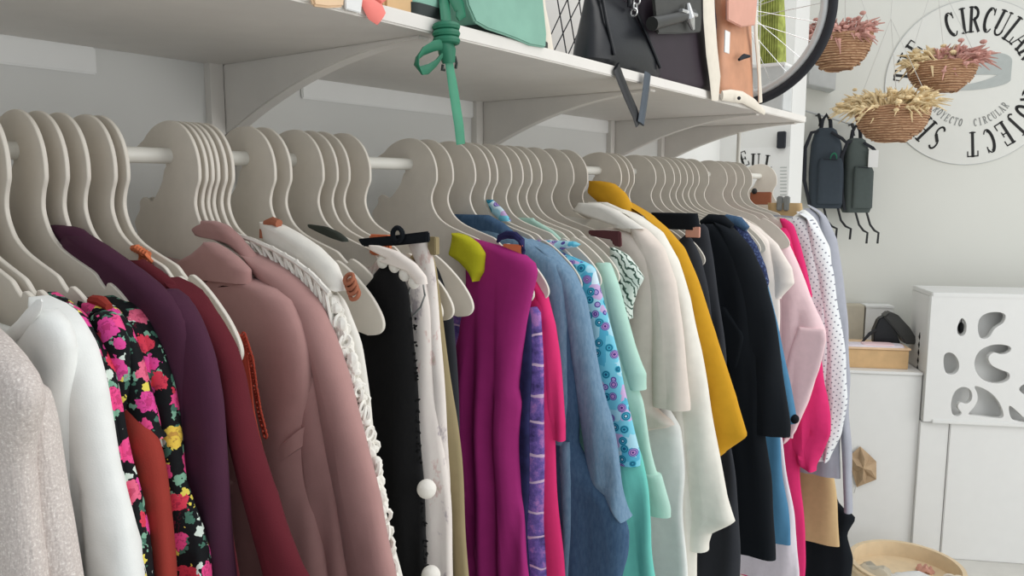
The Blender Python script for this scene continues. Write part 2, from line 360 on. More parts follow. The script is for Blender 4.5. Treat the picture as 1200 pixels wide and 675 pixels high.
def hanger_mesh():
    pts = []
    cx, cz, R = .002, -.019, .066
    for a in range(140, -14, -9):                      # outer hook arc, left end to right edge
        pts.append((cx+R*math.cos(math.radians(a))*(1.25 if a > 90 else 1), cz+R*math.sin(math.radians(a))))
    arm = [(.0585, -.048), (.0545, -.064), (.0590, -.080), (.071, -.096), (.092, -.109), (.120, -.119), (.150, -.128), (.164, -.133), (.175, -.1415), (.184, -.147),
           (.189, -.1415), (.197, -.142), (.215, -.151), (.235, -.165), (.257, -.184), (.272, -.202), (.279, -.216), (.278, -.227), (.268, -.235), (.250, -.238)]
    bot = [(.18, -.226), (.10, -.218), (0, -.215), (-.10, -.218), (-.18, -.226)]
    left = [(-x, z) for x, z in reversed(arm) if x > .085]
    lip = [(-.098, -.092), (-.082, -.074), (-.080, -.062), (-.068, -.056), (-.050, -.062), (-.030, -.046), (-.020, -.034)]
    hole = [(-.013, -.018)]
    for a in range(-10, 170, 20): hole.append((-.030+.022*math.cos(math.radians(a))*1.0, -.010+.0217*math.sin(math.radians(a))))
    hole += [(-.058, .0105), (-.082, .014)]
    def cat(P):                                         # Catmull-Rom through the measured points
        Q = []
        for i in range(len(P)-1):
            p0, p1, p2, p3 = P[max(i-1, 0)], P[i], P[i+1], P[min(i+2, len(P)-1)]
            for k in range(4):
                q = k/4; Q.append(tuple(.5*(2*b+(c-a)*q+(2*a-5*b+4*c-d)*q*q+(3*b-a-3*c+d)*q**3) for a, b, c, d in zip(p0, p1, p2, p3)))
        return Q+[P[-1]]
    out = cat(pts+arm)+bot+cat(left+lip)+hole
    bm = bmesh.new(); T = .0020
    vs = [bm.verts.new((x*u, -T, z*u)) for x, z in out]
    f = bm.faces.new(vs); r = bmesh.ops.extrude_face_region(bm, geom=[f])
    for v in [g for g in r['geom'] if isinstance(g, bmesh.types.BMVert)]: v.co.y = T
    bmesh.ops.recalc_face_normals(bm, faces=bm.faces)
    rim = [e for e in bm.edges if any(len(fc.verts) > 4 for fc in e.link_faces)]
    bmesh.ops.bevel(bm, geom=rim, offset=.0006, segments=1, affect='EDGES')
    bmesh.ops.triangulate(bm, faces=[fc for fc in bm.faces if len(fc.verts) > 4])
    me = bpy.data.meshes.new('clothes_hanger'); bm.to_mesh(me); bm.free()
    me.materials.append(M['hanger']); return me
hm = hanger_mesh()
H = dict(z=.270, a=.328, b=.340, H0=.371, H1=.408, H2=.431, H3=.455, H4=.486, H5=.502, B1=.597, B2=.608, B3=.617, B4=.625, B5=.636, B6=.648,
         C1=.717, C2=.744, D1=.804, D2=.833, D3=.858, D4=.902, E1=1.068, E2=1.111, E3=1.179, E4=1.225, E5=1.25, E6=1.297, E7=1.336, E8=1.371, E9=1.407,
         EA=1.468, EB=1.541, EC=1.603, F1=1.774, F2=1.816, F3=1.845, F4=1.972, F5=2.033, F6=2.096, F7=2.138, F8=2.187, F9=2.232, FA=2.275, FB=2.353,
         FC=2.516, FD=2.60, FE=2.68, FF=2.76, FG=3.042)
PRE = 'flat beige hanger '
HL = dict(z='carrying the grey glitter jumper', a='carrying the white blouse', b='behind the white blouse, carrying the green floral dress',
  H0='carrying the floral dress with a rust skirt', H1='carrying the black floral blouse', H2='carrying the plum jumper', H3='carrying the burgundy jumper',
  H4='with an orange and brown tie at its neck', H5='whose bare tip shows between burgundy jumper and pink coat', B1='at the front of its bunch, carrying the dusty pink coat',
  B2='in the tight bunch just behind the dusty pink coat', B3='in the tight bunch just behind the dusty pink coat', B4='carrying the white crochet top',
  B5='between the crochet top and the brown-trimmed white blouse', B6='carrying the white blouse with brown trim', C1='nearer of the two bare ones behind the brown-trimmed blouse',
  C2='farther of the two bare ones, its tip over the black waistcoat', D1='carrying the white printed tunic', D2='bare, first behind the khaki trousers', D3='bare, second behind the khaki trousers',
  D4='bare, its rounded tip against the lime shoulder', E1='carrying the magenta dress with lime shoulder', E2='carrying the hot pink dress next to the denim shirt', E3='carrying the washed denim shirt',
  E4='squeezed between the denim shirt and the aqua circle dress', E5='carrying the aqua dress printed with circles', E6='bare, between the aqua circle dress and the mint shirt', E7='carrying the mint shirt',
  E8='squeezed between the mint shirt and the striped leaf blouse', E9='carrying the striped leaf print blouse', EA='carrying the pale beige short-sleeved shirt', EB='carrying the ivory coat', EC='carrying the mustard coat',
  F1='with a black waistband, just beyond the mustard coat', F2='in the close pair beyond the black-banded trousers', F3='in the close pair beyond the black-banded trousers', F4='carrying the black dress coat',
  F5='in the dense run above the black coat and navy blouse', F6='in the dense run above the black coat and navy blouse', F7='carrying the navy speckled blouse', F8='in the dense run above the black coat and navy blouse',
  F9='carrying the azure blue dress', FA='in the dense run above the black coat and navy blouse', FB='carrying the cream chiffon blouse', FC='bare armed, lying over the pale pink flared blouse', FD='carrying the hot pink ruffled dress',
  FE='carrying the white dotted blouse', FF='carrying the grey jersey top', FG='farthest on the rail, open hook seen against the poster')
for k, y in H.items():
    o = bpy.data.objects.new('clothes_hanger', hm); C.objects.link(o)
    o.location = (XR+random.uniform(-.001, .001), y*u, ZR)
    tag(o, PRE+HL[k], 'hanger', 'beige hangers on the clothes rail')

# ---------------------------------------------------------------- garments
def smooth_arr(a, k=2):
    for _ in range(k): a = [a[0]]+[(a[i-1]+2*a[i]+a[i+1])/4 for i in range(1, len(a)-1)]+[a[-1]]
    return a
def interp(zs, pts):
    pts = sorted(pts, key=lambda p: -p[1]); out = []
    for z in zs:
        if z >= pts[0][1]: out.append(pts[0][0]); continue
        if z <= pts[-1][1]: out.append(pts[-1][0]); continue
        for (xa, za), (xb, zb) in zip(pts, pts[1:]):
            if za >= z >= zb:
                w = 0 if za == zb else (za-z)/(za-zb); out.append(xa+(xb-xa)*w); break
    return out
def loft(name, y, Rt, L=None, t=.016, mat=None, parent=None, hem=None, fold=(.004, 9, 0), rows=84, back=.25, top=.35, base=None, grow=0, sm=1, neck=None):
    """hanging cloth: outlines measured on the plane y, closed rounded body of half-thickness t (units) with folds"""
    r = [((p-W(0, 0, 0)).x/u, (p-W(0, 0, 0)).z/u) for p in (at(a, b, y) for a, b in Rt)]
    if hem is not None:
        (xa, za), (xb, zb) = r[-2], r[-1]
        k = (xb-xa)/(zb-za) if zb != za else 0
        r.append((xb+k*(hem-zb)*.5, hem))
    if L is None: l = [(max(2*RAILX-x, -1.275), z) for x, z in r]
    else:
        l = [((p-W(0, 0, 0)).x/u, (p-W(0, 0, 0)).z/u) for p in (at(a, b, y) for a, b in L)]
        if hem is not None: l.append((l[-1][0], hem))
    z0 = max(max(q[1] for q in r), max(q[1] for q in l)); z1 = min(min(q[1] for q in r), min(q[1] for q in l))
    zs = [z0+(z1-z0)*i/rows for i in range(rows+1)]
    xr = smooth_arr(interp(zs, r), sm); xl = smooth_arr(interp(zs, l), sm)
    if neck is None and L is None:
        x0 = max(r, key=lambda q: q[1])[0]-RAILX
        if x0 > .05: neck = (x0+.012, min(.16, .45*x0+.02))
    A, fq, sd = fold; rng = random.Random(sd*17+3)
    ph = [rng.uniform(0, 6.28) for _ in range(6)]
    R = []
    NF, NE = 26, 9
    for i, z in enumerate(zs):
        a, b = xl[i], xr[i]
        if a > b-.004: a = b-.004
        d = z0-z
        tt = t*min(1, top+math.sqrt(max(d, 0)/.05))*(1+grow*d)
        hw = (b-a)/2; e = min(tt*1.9, hw*.98); ring = []
        def fy(x):
            g = min(1, d/.35); g = g*g*(3-2*g)
            return A*g*(1.3*(1-2*abs(math.sin(fq*1.6*PI*x+ph[0]+.9*math.sin(2.2*z+ph[1]))))+.6*math.sin(fq*3.7*PI*x+ph[2]+1.6*z)+.6*math.sin(fq*1.1*PI*x+ph[3]-4*z))
        ex = A*.9*min(1, d/.2)*(math.sin(13*z+ph[4])+.5*math.sin(29*z+ph[5]))
        a2, b2 = a+e, b-e
        for j in range(NF+1): x = a2+(b2-a2)*j/NF; ring.append((x, -tt))
        for j in range(1, NE): an = -PI/2+PI*j/NE; ring.append((b2+e*math.cos(an), tt*math.sin(an)))
        for j in range(NF+1): x = b2+(a2-b2)*j/NF; ring.append((x, tt))
        for j in range(1, NE): an = PI/2+PI*j/NE; ring.append((a2+e*math.cos(an), tt*math.sin(an)))
        def nz(x):
            if not neck: return 0
            q = (x-RAILX)/neck[0]
            return neck[1]*max(0, 1-q*q)*max(0, 1-d/(neck[1]*2.2))
        R.append([W(x+ex*max(0, (x-a)/(b-a+1e-6)), y-back*t+dy+fy(x), z-nz(x)) for x, dy in ring])
    m = MB(); m.rings(R)
    bs = base if base is not None else None
    return m.build(name, mat, parent, base=bs, angle=75)
def G(name, y, label, cat, group=None):
    return thing(name, (XR, y*u, ZR-.10), label, cat, group)
def solo(o, label, cat, group=None): return tag(o, label, cat, group)
def pxtube(path, y, r, n=8): 
    m = MB(); m.tube([at(a, b, y) for a, b in path], r, n); return m
exec_later = []
# 1 grey glitter jumper (nearest)
y = H['z']; g = G('jumper', y, 'pale grey glittery knitted jumper hanging nearest at the left end of the rail', 'jumper')
loft('body', y-.016, [(-60, 345), (0, 392), (28, 425), (48, 452), (50, 475), (38, 535), (44, 600), (54, 675)], None, .017, M['glitter'], g, hem=-.95, fold=(.004, 8, 1))
loft('sleeve', y+.008, [(50, 455), (62, 500), (72, 570), (84, 640), (92, 690)], [(0, 476), (5, 520), (22, 580), (34, 640), (40, 690)], .024, M['glitter'], g, hem=-.70, fold=(.003, 14, 2), top=.6)
loft('strap', y+.012, [(27, 412), (46, 440), (54, 465)], [(20, 412), (36, 440), (52, 467)], .003, M['teallabel'], g, fold=(0, 1, 0), rows=14)
# 2 white blouse
y = H['a']; g = G('blouse', y, 'plain white blouse with wide neckline between the grey jumper and the florals', 'blouse')
loft('body', y-.018, [(50, 346), (60, 352), (80, 378), (88, 400), (88, 440), (86, 560), (92, 650)], None, .014, M['whiteblouse'], g, hem=-1.0, fold=(.005, 9, 3))
loft('sleeve', y, [(54, 347), (72, 356), (92, 376), (106, 402), (116, 440), (124, 480), (138, 550), (152, 610), (166, 675)], [(50, 349), (62, 380), (80, 400), (90, 440), (92, 540), (98, 600), (116, 675)], .018, M['whiteblouse'], g, hem=-.62, fold=(.0035, 16, 4), top=.5)
m = MB(); m.tube([at(a, b, y-.034) for a, b in ((49, 352), (45, 358), (36, 370), (25, 383), (13, 394), (-4, 402))], [.0012, .0045, .006, .006, .006, .006], 10, ((0, 1, 0), .45)); m.build('neckband', M['whiteblouse'], g)
# 3 green floral dress
y = H['b']; g = G('floral_dress', y, 'floral dress with green leaves and pink blooms directly behind the white blouse', 'dress')
loft('body', y, [(50, 335), (64, 340), (84, 352), (104, 376), (116, 410), (126, 450), (136, 500), (146, 560), (160, 620), (176, 675)], None, .010, M['floral1'], g, hem=-1.1, fold=(.003, 9, 5), back=.3)
loft('sleeve', y+.010, [(70, 343), (98, 366), (120, 400), (136, 440), (146, 480), (156, 540), (168, 600), (182, 675)], [(62, 350), (90, 390), (105, 440), (115, 500), (130, 600), (150, 675)], .010, M['floral1'], g, hem=-.6, fold=(.003, 14, 6), back=.3)
# 4 floral + rust dress
y = H['H0']; g = G('floral_dress', y, 'pink floral topped dress with a plain rust red skirt', 'dress')
loft('skirt', y+.004, [(140, 400), (158, 470), (184, 512), (190, 540), (198, 610), (208, 675)], None, .014, M['rust'], g, hem=-1.1, fold=(.003, 12, 7))
loft('bodice', y-.006, [(103, 352), (116, 350), (138, 370), (150, 400), (152, 440), (150, 480)], None, .012, M['floral2'], g, fold=(.002, 9, 8))
loft('sleeve', y+.010, [(112, 350), (134, 360), (152, 384), (166, 420), (176, 460), (184, 490), (189, 515)], [(100, 354), (118, 390), (128, 440), (140, 480), (153, 498), (176, 507)], .014, M['floral2'], g, fold=(.002, 14, 9), top=.5)
m = MB(); m.tube([at(a, b, y+.004) for a, b in ((103, 357), (110, 352), (119, 353), (128, 360))], [.003, .0045, .0045, .003]); m.build('neckband', M['rust'], g)
# 5 black floral blouse
y = H['H1']-.008; g = G('floral_blouse', y, 'black floral long-sleeved blouse hanging in front of the plum jumper', 'blouse')
loft('body', y-.004, [(128, 348), (142, 346), (160, 372), (176, 410), (184, 460), (196, 520), (205, 600), (214, 675)], None, .011, M['floral3'], g, hem=-.95, fold=(.003, 10, 10))
loft('sleeve', y+.006, [(134, 346), (152, 350), (174, 376), (190, 410), (202, 450), (211, 500), (222, 560), (234, 610), (247, 675)], [(140, 352), (160, 390), (172, 440), (184, 500), (192, 560), (205, 620), (216, 675)], .013, M['floral3'], g, hem=-.6, fold=(.003, 15, 11), top=.5)
# 6 plum jumper
y = H['H2']; g = G('jumper', y, 'dark plum wool jumper between the black florals and the burgundy jumper', 'jumper')
loft('body', y-.006, [(82, 263), (94, 264), (116, 283), (150, 306), (180, 326), (206, 352), (222, 380), (228, 420), (232, 500), (238, 600), (244, 675)], None, .013, M['plum'], g, hem=-.98, fold=(.003, 8, 12))
loft('sleeve', y+.006, [(206, 340), (226, 360), (240, 384), (252, 420), (262, 470), (268, 540), (274, 610), (280, 675)], [(196, 376), (200, 400), (206, 440), (214, 500), (222, 580), (236, 675)], .017, M['plum'], g, hem=-.75, fold=(.002, 14, 13), top=.7)
loft('collar', y-.002, [(76, 264), (92, 265), (104, 276), (124, 292)], [(66, 268), (68, 276), (86, 290), (110, 305)], .012, M['plum'], g, fold=(0, 1, 0), rows=20, top=.6)
# 7 burgundy jumper
y = H['H3']; g = G('jumper', y, 'burgundy knitted jumper directly behind the plum jumper', 'jumper')
loft('body', y+.006, [(150, 292), (190, 318), (222, 346), (242, 380), (252, 430), (262, 500), (272, 600), (284, 675)], None, .010, M['burg'], g, hem=-.95, fold=(.003, 8, 14))
loft('sleeve', y+.014, [(205, 325), (236, 348), (258, 376), (275, 408), (285, 440), (291, 475), (302, 520), (318, 570), (341, 630), (366, 685)], [(226, 360), (250, 400), (266, 450), (282, 520), (300, 600), (320, 685)], .016, M['burg'], g, hem=-.62, fold=(.002, 12, 15), top=.6)
# orange tie on H4
y = H['H4']; m = MB()
for k in range(5): m.tube([at(156+k*3, 291+k*1.5, y-.004), at(161+k*3.2, 290+k*2, y-.006), at(166+k*2.4, 296+k*2.4, y-.006), at(166+k*1.6, 304+k*1.4, y-.002)], .0032, 6)
solo(m.build('hair_tie', M['orange'], base=(XR, y*u, ZR-.1)), 'small orange and brown tie knotted on a beige hanger neck', 'tie')
# 8 rust lace top
y = H['H5']+.008
o = loft('lace_top', y, [(276, 384), (284, 396), (291, 420), (295, 450), (299, 480), (306, 512), (311, 535)], [(264, 400), (272, 470), (284, 535)], .005, M['rustlace'], None, fold=(.003, 18, 16), base=(XR, y*u, ZR-.1))
solo(o, 'rust orange lace top, a narrow frayed edge beside the pink coat', 'top')
m = MB(); rg = random.Random(4); E_ = [(283, 392), (292, 420), (296, 450), (301, 480), (309, 512)]
for (a, b), (c, d) in zip(E_, E_[1:]):
    for k in range(7):
        f = (k+rg.random()*.6)/7; p = at(a+(c-a)*f, b+(d-b)*f, y); m.torus(p+Vector((.003, 0, 0)), (1, 0, 0), (0, 0, 1), .0028, .0009, 10, 5)
fr = m.build('lace_edging', M['rustlace'], o)
# 9 dusty pink coat
y = H['B1']; g = G('coat', y, 'dusty pink wool coat with collar and waist seam, in the left half of the rail', 'coat')
loft('body', y-.008, [(222, 306), (243, 287), (262, 286), (300, 305), (332, 332), (354, 372), (365, 410), (368, 450), (362, 500), (364, 550), (376, 610), (392, 690)], None, .018, M['pink'], g, hem=-1.1, fold=(.0015, 8, 17))
loft('front_panel', y+.004, [(356, 392), (372, 420), (380, 460), (388, 520), (400, 590), (416, 680)], [(350, 470), (352, 520), (358, 590), (372, 680)], .016, M['pink'], g, hem=-1.05, fold=(.003, 12, 19), top=.5)
loft('sleeve', y+.015, [(286, 292), (320, 306), (352, 328), (378, 358), (394, 396), (408, 440), (424, 500), (440, 560), (454, 625), (468, 685)], [(300, 315), (340, 350), (362, 390), (376, 430), (384, 480), (394, 560), (410, 640), (418, 685)], .020, M['pink'], g, hem=-.72, fold=(.002, 12, 20), top=.5)
loft('waistband', y-.0078, [(364, 486), (363, 494), (363, 507)], None, .0196, M['pink'], g, fold=(.0012, 8, 17), rows=12, top=.97)
loft('collar', y-.020, [(252, 284), (264, 290), (280, 302), (294, 316)], [(243, 285), (230, 297), (213, 306), (203, 317), (224, 324)], .012, M['pink'], g, fold=(.002, 20, 80), rows=30, top=.5)
loft('collar', y+.008, [(254, 259), (268, 264), (283, 278), (297, 296), (304, 307)], [(238, 260), (228, 268), (234, 277), (252, 279), (272, 286), (294, 303)], .010, M['pink'], g, fold=(0, 1, 0), rows=30, top=.5)
# 10 white crochet top
y = H['B4']; g = G('crochet_top', y, 'white open crochet top with knotted edge behind the dusty pink coat', 'top')
loft('body', y+.012, [(372, 350), (392, 372), (402, 420), (416, 480), (430, 560), (446, 640), (452, 675)], None, .010, M['crochet'], g, hem=-.95, fold=(.003, 12, 21))
m = MB(); rg = random.Random(9)
E_ = [(384, 345), (398, 376), (406, 410), (418, 450), (428, 495), (438, 545), (446, 600), (456, 660), (460, 690)]
for (a, b), (c, d) in zip(E_, E_[1:]):
    for k in range(34):
        f = rg.random(); p = at(a+(c-a)*f+rg.uniform(-9, 4), b+(d-b)*f, y+.014+rg.uniform(-.012, .006)); ang = rg.uniform(0, 6.28)
        if rg.random() < .5: m.torus(p, (math.cos(ang), math.sin(ang), 0), (0, .3, .95), .0060, .0022, 9, 5)
        else: m.ball(p, .0058, 7, 5, (1, 1, rg.uniform(.7, 1.6)))
m.build('knotted_edge', M['crochet'], g)
m = MB(); top_ = [(272, 274), (298, 282), (322, 293), (345, 306), (366, 322), (386, 344)]; bot_ = [(300, 312), (322, 328), (344, 345), (362, 364), (378, 388), (392, 418)]
def lerp2(P, f):
    f = f*(len(P)-1); i = min(int(f), len(P)-2); f -= i; return (P[i][0]+(P[i+1][0]-P[i][0])*f, P[i][1]+(P[i+1][1]-P[i][1])*f)
for k in range(9):
    for d in (-1, 1):
        P = []
        for j in range(5):
            f = j/4; a = lerp2(top_, min(1, max(0, (k+.5+d*f*1.0)/9))); b = lerp2(bot_, min(1, max(0, (k+.5+d*f)/9)))
            P.append(at(a[0]+(b[0]-a[0])*f, a[1]+(b[1]-a[1])*f, y-.006))
        m.tube(P, .0019, 5)
m.tube([at(*p, y-.006) for p in top_], .0026, 6); m.tube([at(*lerp2(top_, k/24), y-.006)+Vector((0, 0, .002*math.sin(k*2.2))) for k in range(25)], .002, 5)
m.build('net_yoke', M['crochet'], g)
# 11 white blouse, brown trim
y = H['B6']; g = G('blouse', y, 'off-white sleeveless blouse with brown braid trim at neck and shoulder', 'blouse')
loft('body', y, [(316, 260), (332, 263), (352, 274), (376, 290), (396, 310), (406, 336)], [(310, 264), (316, 290), (330, 310), (352, 325), (380, 335), (404, 340)], .014, M['creamcloth'], g, fold=(0, 9, 22), rows=40, top=.6)
loft('panel', y+.006, [(396, 330), (412, 370), (424, 400), (430, 440), (438, 500), (446, 560), (462, 640), (474, 690)], None, .010, M['creamcloth'], g, hem=-1.0, fold=(.003, 12, 23))
m = MB(); m.tube([at(*p, y-.010) for p in ((309, 279), (309, 270), (313, 262), (320, 259), (327, 262))], .0045, 8); m.build('braid', M['brown'], g)
m = MB()
for k in range(4): m.torus(at(409+k*2.2, 327+k*6, y-.002), (1, 0, 0), (0, .5, .86), .0055, .0022, 12, 6)
m.build('braid', M['brown'], g)
# olive scarf behind D hangers
y = H['C2']; o = loft('scarf', y+.02, [(366, 263), (380, 264), (398, 272), (408, 280)], [(362, 266), (374, 272), (392, 280), (404, 283)], .006, M['teallabel'], None, fold=(0, 1, 0), rows=14, base=(XR, y*u, ZR-.1)); solo(o, 'dark olive cloth folded over hanger arms left of the black waistband', 'scarf')
# 12 black fuzzy waistcoat, white printed tunic, khaki trousers
y = .760; g = G('waistcoat', y, 'black fuzzy waistcoat with white pompom fastenings', 'waistcoat')
loft('body', y-.004, [(452, 300), (470, 318), (480, 340), (484, 380), (487, 440), (489, 500), (493, 560), (497, 620), (503, 690)], None, .015, M['blackfuzz'], g, hem=-.95, fold=(.003, 14, 24))
m = MB(); rg = random.Random(2); E_ = [(486, 370), (488, 440), (490, 500), (494, 560), (498, 620), (504, 690)]
for (a, b), (c, d) in zip(E_, E_[1:]):
    for k in range(26):
        f = rg.random(); p = at(a+(c-a)*f+rg.uniform(-8, 1), b+(d-b)*f, y-.006); m.tube([p, p+Vector((rg.uniform(.001, .0032), rg.uniform(-.002, .001), rg.uniform(-.003, .002)))], [.0016, .0007], 5)
m.build('fringe', M['blackfuzz'], g)
for p in ((500, 573), (505, 674)): m = MB(); m.ball(at(*p, y-.018), .0105, 16, 11); m.build('pompom', M['crochet'], g)
y = H['D1']; g = G('tunic', y, 'white tunic with faint sketchy print and scalloped pompom yoke', 'tunic')
loft('body', y, [(452, 287), (470, 293), (488, 306), (500, 325), (506, 360), (510, 430), (518, 500), (524, 580), (530, 690)], None, .015, M['printed'], g, hem=-.98, fold=(.004, 11, 25))
loft('sleeve', y+.010, [(496, 276), (508, 300), (513, 340), (517, 400), (523, 480), (528, 560), (531, 690)], [(480, 285), (492, 310), (502, 360), (505, 440), (508, 560), (512, 690)], .010, M['printed'], g, hem=-.7, fold=(.002, 14, 26))
loft('yoke', y-.060, [(446, 288), (466, 294), (488, 309), (500, 324), (501, 332)], [(434, 292), (440, 304), (458, 304), (476, 316), (490, 332)], .007, M['creamtop'], g, fold=(0, 1, 0), rows=30, top=.5)
for p in ((448, 307), (462, 312), (474, 322), (485, 331)): m = MB(); m.ball(at(*p, y-.062), .0072, 12, 8, (1, .6, 1)); m.build('pompom', M['creamcloth'], g)
m = MB(); m.tube([at(*p, y-.028) for p in ((482, 366), (478, 350), (480, 338), (488, 330), (496, 332), (498, 346), (493, 360), (484, 370))], .0012, 6); m.build('edging', M['inkgrey'], g)
y = .826; g = G('trousers', y, 'khaki cotton trousers seen as a narrow strip beside the magenta dress', 'trousers')
loft('leg', y+.004, [(492, 282), (503, 284), (512, 310), (518, 360), (526, 430), (534, 510), (542, 580), (553, 690)], None, .012, M['khaki'], g, hem=-1.05, fold=(.003, 9, 27))
m = MB(); m.box(at(508, 288, y-.01)-Vector((.006, .004, .01)), at(508, 288, y-.01)+Vector((.006, .004, .01))); m.build('belt_loop', M['khaki'], g, bevel=.001)
y = H['D4']; g = G('skirt', y, 'black skirt hung by its waistband across the hangers, loop on top', 'skirt')
m = MB(); m.prism([at(*p, y-.118) for p in ((418, 280), (460, 276), (500, 271), (501, 284), (462, 288), (424, 289))], (0, .006, 0)); m.build('waistband', M['blackcloth'], g, smooth=False, bevel=.0015)
m = MB(); m.torus(at(466, 275, y-.121), (1, 0, 0), (0, 0, 1), .0075, .003, 16, 6); m.build('loop', M['blackcloth'], g)
loft('body', y, [(508, 296), (524, 340), (532, 372), (536, 420), (540, 500)], None, .010, M['charcoal'], g, hem=-.9, fold=(.003, 9, 28))
m = MB(); a = at(446, 287, H['D1']); m.box(a-Vector((.016, .004, .012)), a+Vector((.016, .004, .012)))
solo(m.build('swing_tag', M['orange'], base=a, bevel=.002), 'small orange leather patch below the black waistband', 'tag')
# 13 magenta dress
y = H['E1']; g = G('sleeveless_dress', y, 'magenta sleeveless dress with lime green shoulder', 'dress')
loft('body', y, [(560, 280), (580, 284), (608, 293), (628, 303), (632, 316), (626, 340), (618, 375), (611, 420), (608, 455), (614, 470), (612, 520), (611, 580), (616, 630), (624, 690)],
     [(548, 284), (550, 330), (548, 360), (541, 380), (536, 410), (530, 450), (533, 500), (540, 560), (548, 620), (556, 690)], .020, M['magenta'], g, hem=-1.1, fold=(.005, 14, 29), sm=1)
loft('shoulder', y-.026, [(536, 273), (548, 276), (562, 285), (570, 297), (568, 318), (562, 328)], [(533, 276), (530, 290), (528, 298), (540, 306), (552, 318), (560, 329)], .014, M['lime'], g, fold=(0, 9, 30), rows=40, top=.7)
# 14 purple patchwork
y = 1.088; g = G('patchwork_top', y, 'purple and navy patchwork top between the magenta and hot pink dresses', 'top')
loft('body', y+.004, [(618, 352), (634, 356), (637, 420), (639, 500), (639, 600), (640, 690)], None, .012, M['patch'], g, hem=-1.0, fold=(.002, 18, 31))
loft('front_edge', y-.012, [(618, 352), (623, 370), (624, 440), (622, 500), (620, 560), (618, 620), (622, 690)], [(606, 352), (606, 420), (604, 500), (605, 600), (606, 690)], .006, M['patchnavy'], g, hem=-.95, fold=(.002, 18, 32))
m = MB(); m.tube([at(*p, y-.020) for p in ((583, 284), (586, 278), (594, 275), (604, 276), (611, 282), (613, 294), (612, 302))], [.002, .0045, .0055, .0055, .005, .0035, .002], 8); m.build('neckband', M['patchnavy'], g)
m = MB(); a = at(601, 294, y-.022); m.box(a-Vector((.016, .002, .009)), a+Vector((.016, .002, .009))); m.build('label_patch', M['orange'], g, bevel=.001)
# 15 hot pink dress
y = H['E2']; g = G('dress', y, 'hot pink dress with short flared sleeve, just left of the denim shirt', 'dress')
loft('body', y, [(628, 330), (642, 360), (648, 420), (652, 500), (656, 580), (662, 690)], None, .012, M['hotpink'], g, hem=-1.05, fold=(.003, 10, 33))
loft('sleeve', y+.006, [(630, 326), (642, 345), (651, 380), (657, 430), (663, 494)], [(628, 340), (636, 380), (641, 430), (644, 470), (648, 512)], .014, M['hotpink'], g, fold=(.003, 20, 34), top=.6)
# 16 denim shirt
y = H['E3']; g = G('denim_shirt', y, 'washed blue denim shirt with long sleeve, mid rail', 'shirt')
loft('body', y, [(560, 262), (592, 270), (628, 286), (655, 306), (668, 332), (674, 380), (678, 440), (682, 520), (712, 570), (732, 596), (738, 622), (736, 650), (726, 690)], None, .020, M['denimdark'], g, hem=-.95, fold=(.004, 8, 35))
loft('yoke', y-.006, [(560, 260), (592, 268), (628, 284), (655, 306), (666, 332), (670, 380), (671, 440), (674, 520)], None, .020, M['denim'], g, fold=(.003, 8, 46))
loft('sleeve', y+.008, [(622, 280), (650, 294), (674, 318), (688, 350), (696, 392), (706, 440), (716, 490), (728, 550), (738, 606)], [(640, 300), (658, 330), (668, 380), (677, 440), (684, 500), (690, 555), (712, 580), (734, 606)], .022, M['denim'], g, fold=(.003, 14, 36), top=.5)
loft('placket', y-.024, [(668, 520), (671, 560), (671, 620), (668, 690)], [(655, 515), (657, 560), (660, 620), (658, 690)], .007, M['denim'], g, hem=-.9, fold=(.001, 14, 37))
loft('collar', y-.014, [(574, 252), (592, 262), (612, 280)], [(534, 253), (527, 262), (548, 272), (578, 280)], .012, M['denimdark'], g, fold=(0, 1, 0), rows=24, top=.6)
# 17 aqua circle dress
y = H['E5']; g = G('printed_dress', y, 'aqua dress printed with purple circles, turquoise lower half', 'dress')
loft('skirt', y+.006, [(690, 420), (726, 480), (744, 510), (752, 535), (760, 570), (768, 620), (774, 690)], [(684, 430), (700, 500), (706, 560), (690, 690)], .016, M['teal'], g, hem=-1.15, fold=(.005, 9, 38))
loft('bodice', y, [(650, 291), (676, 283), (688, 290), (698, 312), (708, 350), (720, 400), (732, 450), (744, 495), (752, 531)], [(630, 300), (640, 330), (668, 380), (690, 440), (705, 500), (716, 537)], .019, M['circles'], g, fold=(.002, 12, 39))
loft('lining_edge', y-.020, [(652, 300), (664, 320), (676, 352), (688, 400), (696, 440)], [(646, 300), (655, 325), (664, 360), (678, 410), (688, 445)], .004, M['blue'], g, fold=(0, 1, 0), rows=30)
loft('strap', y-.022, [(578, 234), (590, 245), (599, 258)], [(571, 235), (577, 249), (588, 259)], .008, M['circles'], g, fold=(0, 1, 0), rows=24, top=.6)
# 18 mint shirt
y = H['E7']; g = G('shirt', y, 'mint green shirt with short sleeve between the circle dress and the beige shirt', 'shirt')
loft('body', y, [(704, 312), (716, 330), (724, 380), (736, 430), (752, 470), (764, 520), (775, 560), (786, 594)], None, .015, M['mint'], g, hem=None, fold=(.003, 9, 40))
loft('sleeve', y+.008, [(716, 308), (726, 335), (735, 370), (746, 405), (759, 438)], [(700, 320), (712, 370), (722, 420), (732, 448), (738, 453)], .018, M['mint'], g, fold=(.002, 14, 41), top=.5)
loft('cuff', y-.003, [(776, 556), (787, 595)], [(744, 560), (750, 596)], .0165, M['mint'], g, fold=(0, 1, 0), rows=12, top=.9)
loft('collar', y-.014, [(626, 257), (648, 270), (666, 287)], [(604, 255), (596, 262), (622, 268), (650, 284)], .006, M['mint'], g, fold=(0, 1, 0), rows=24, top=.6)
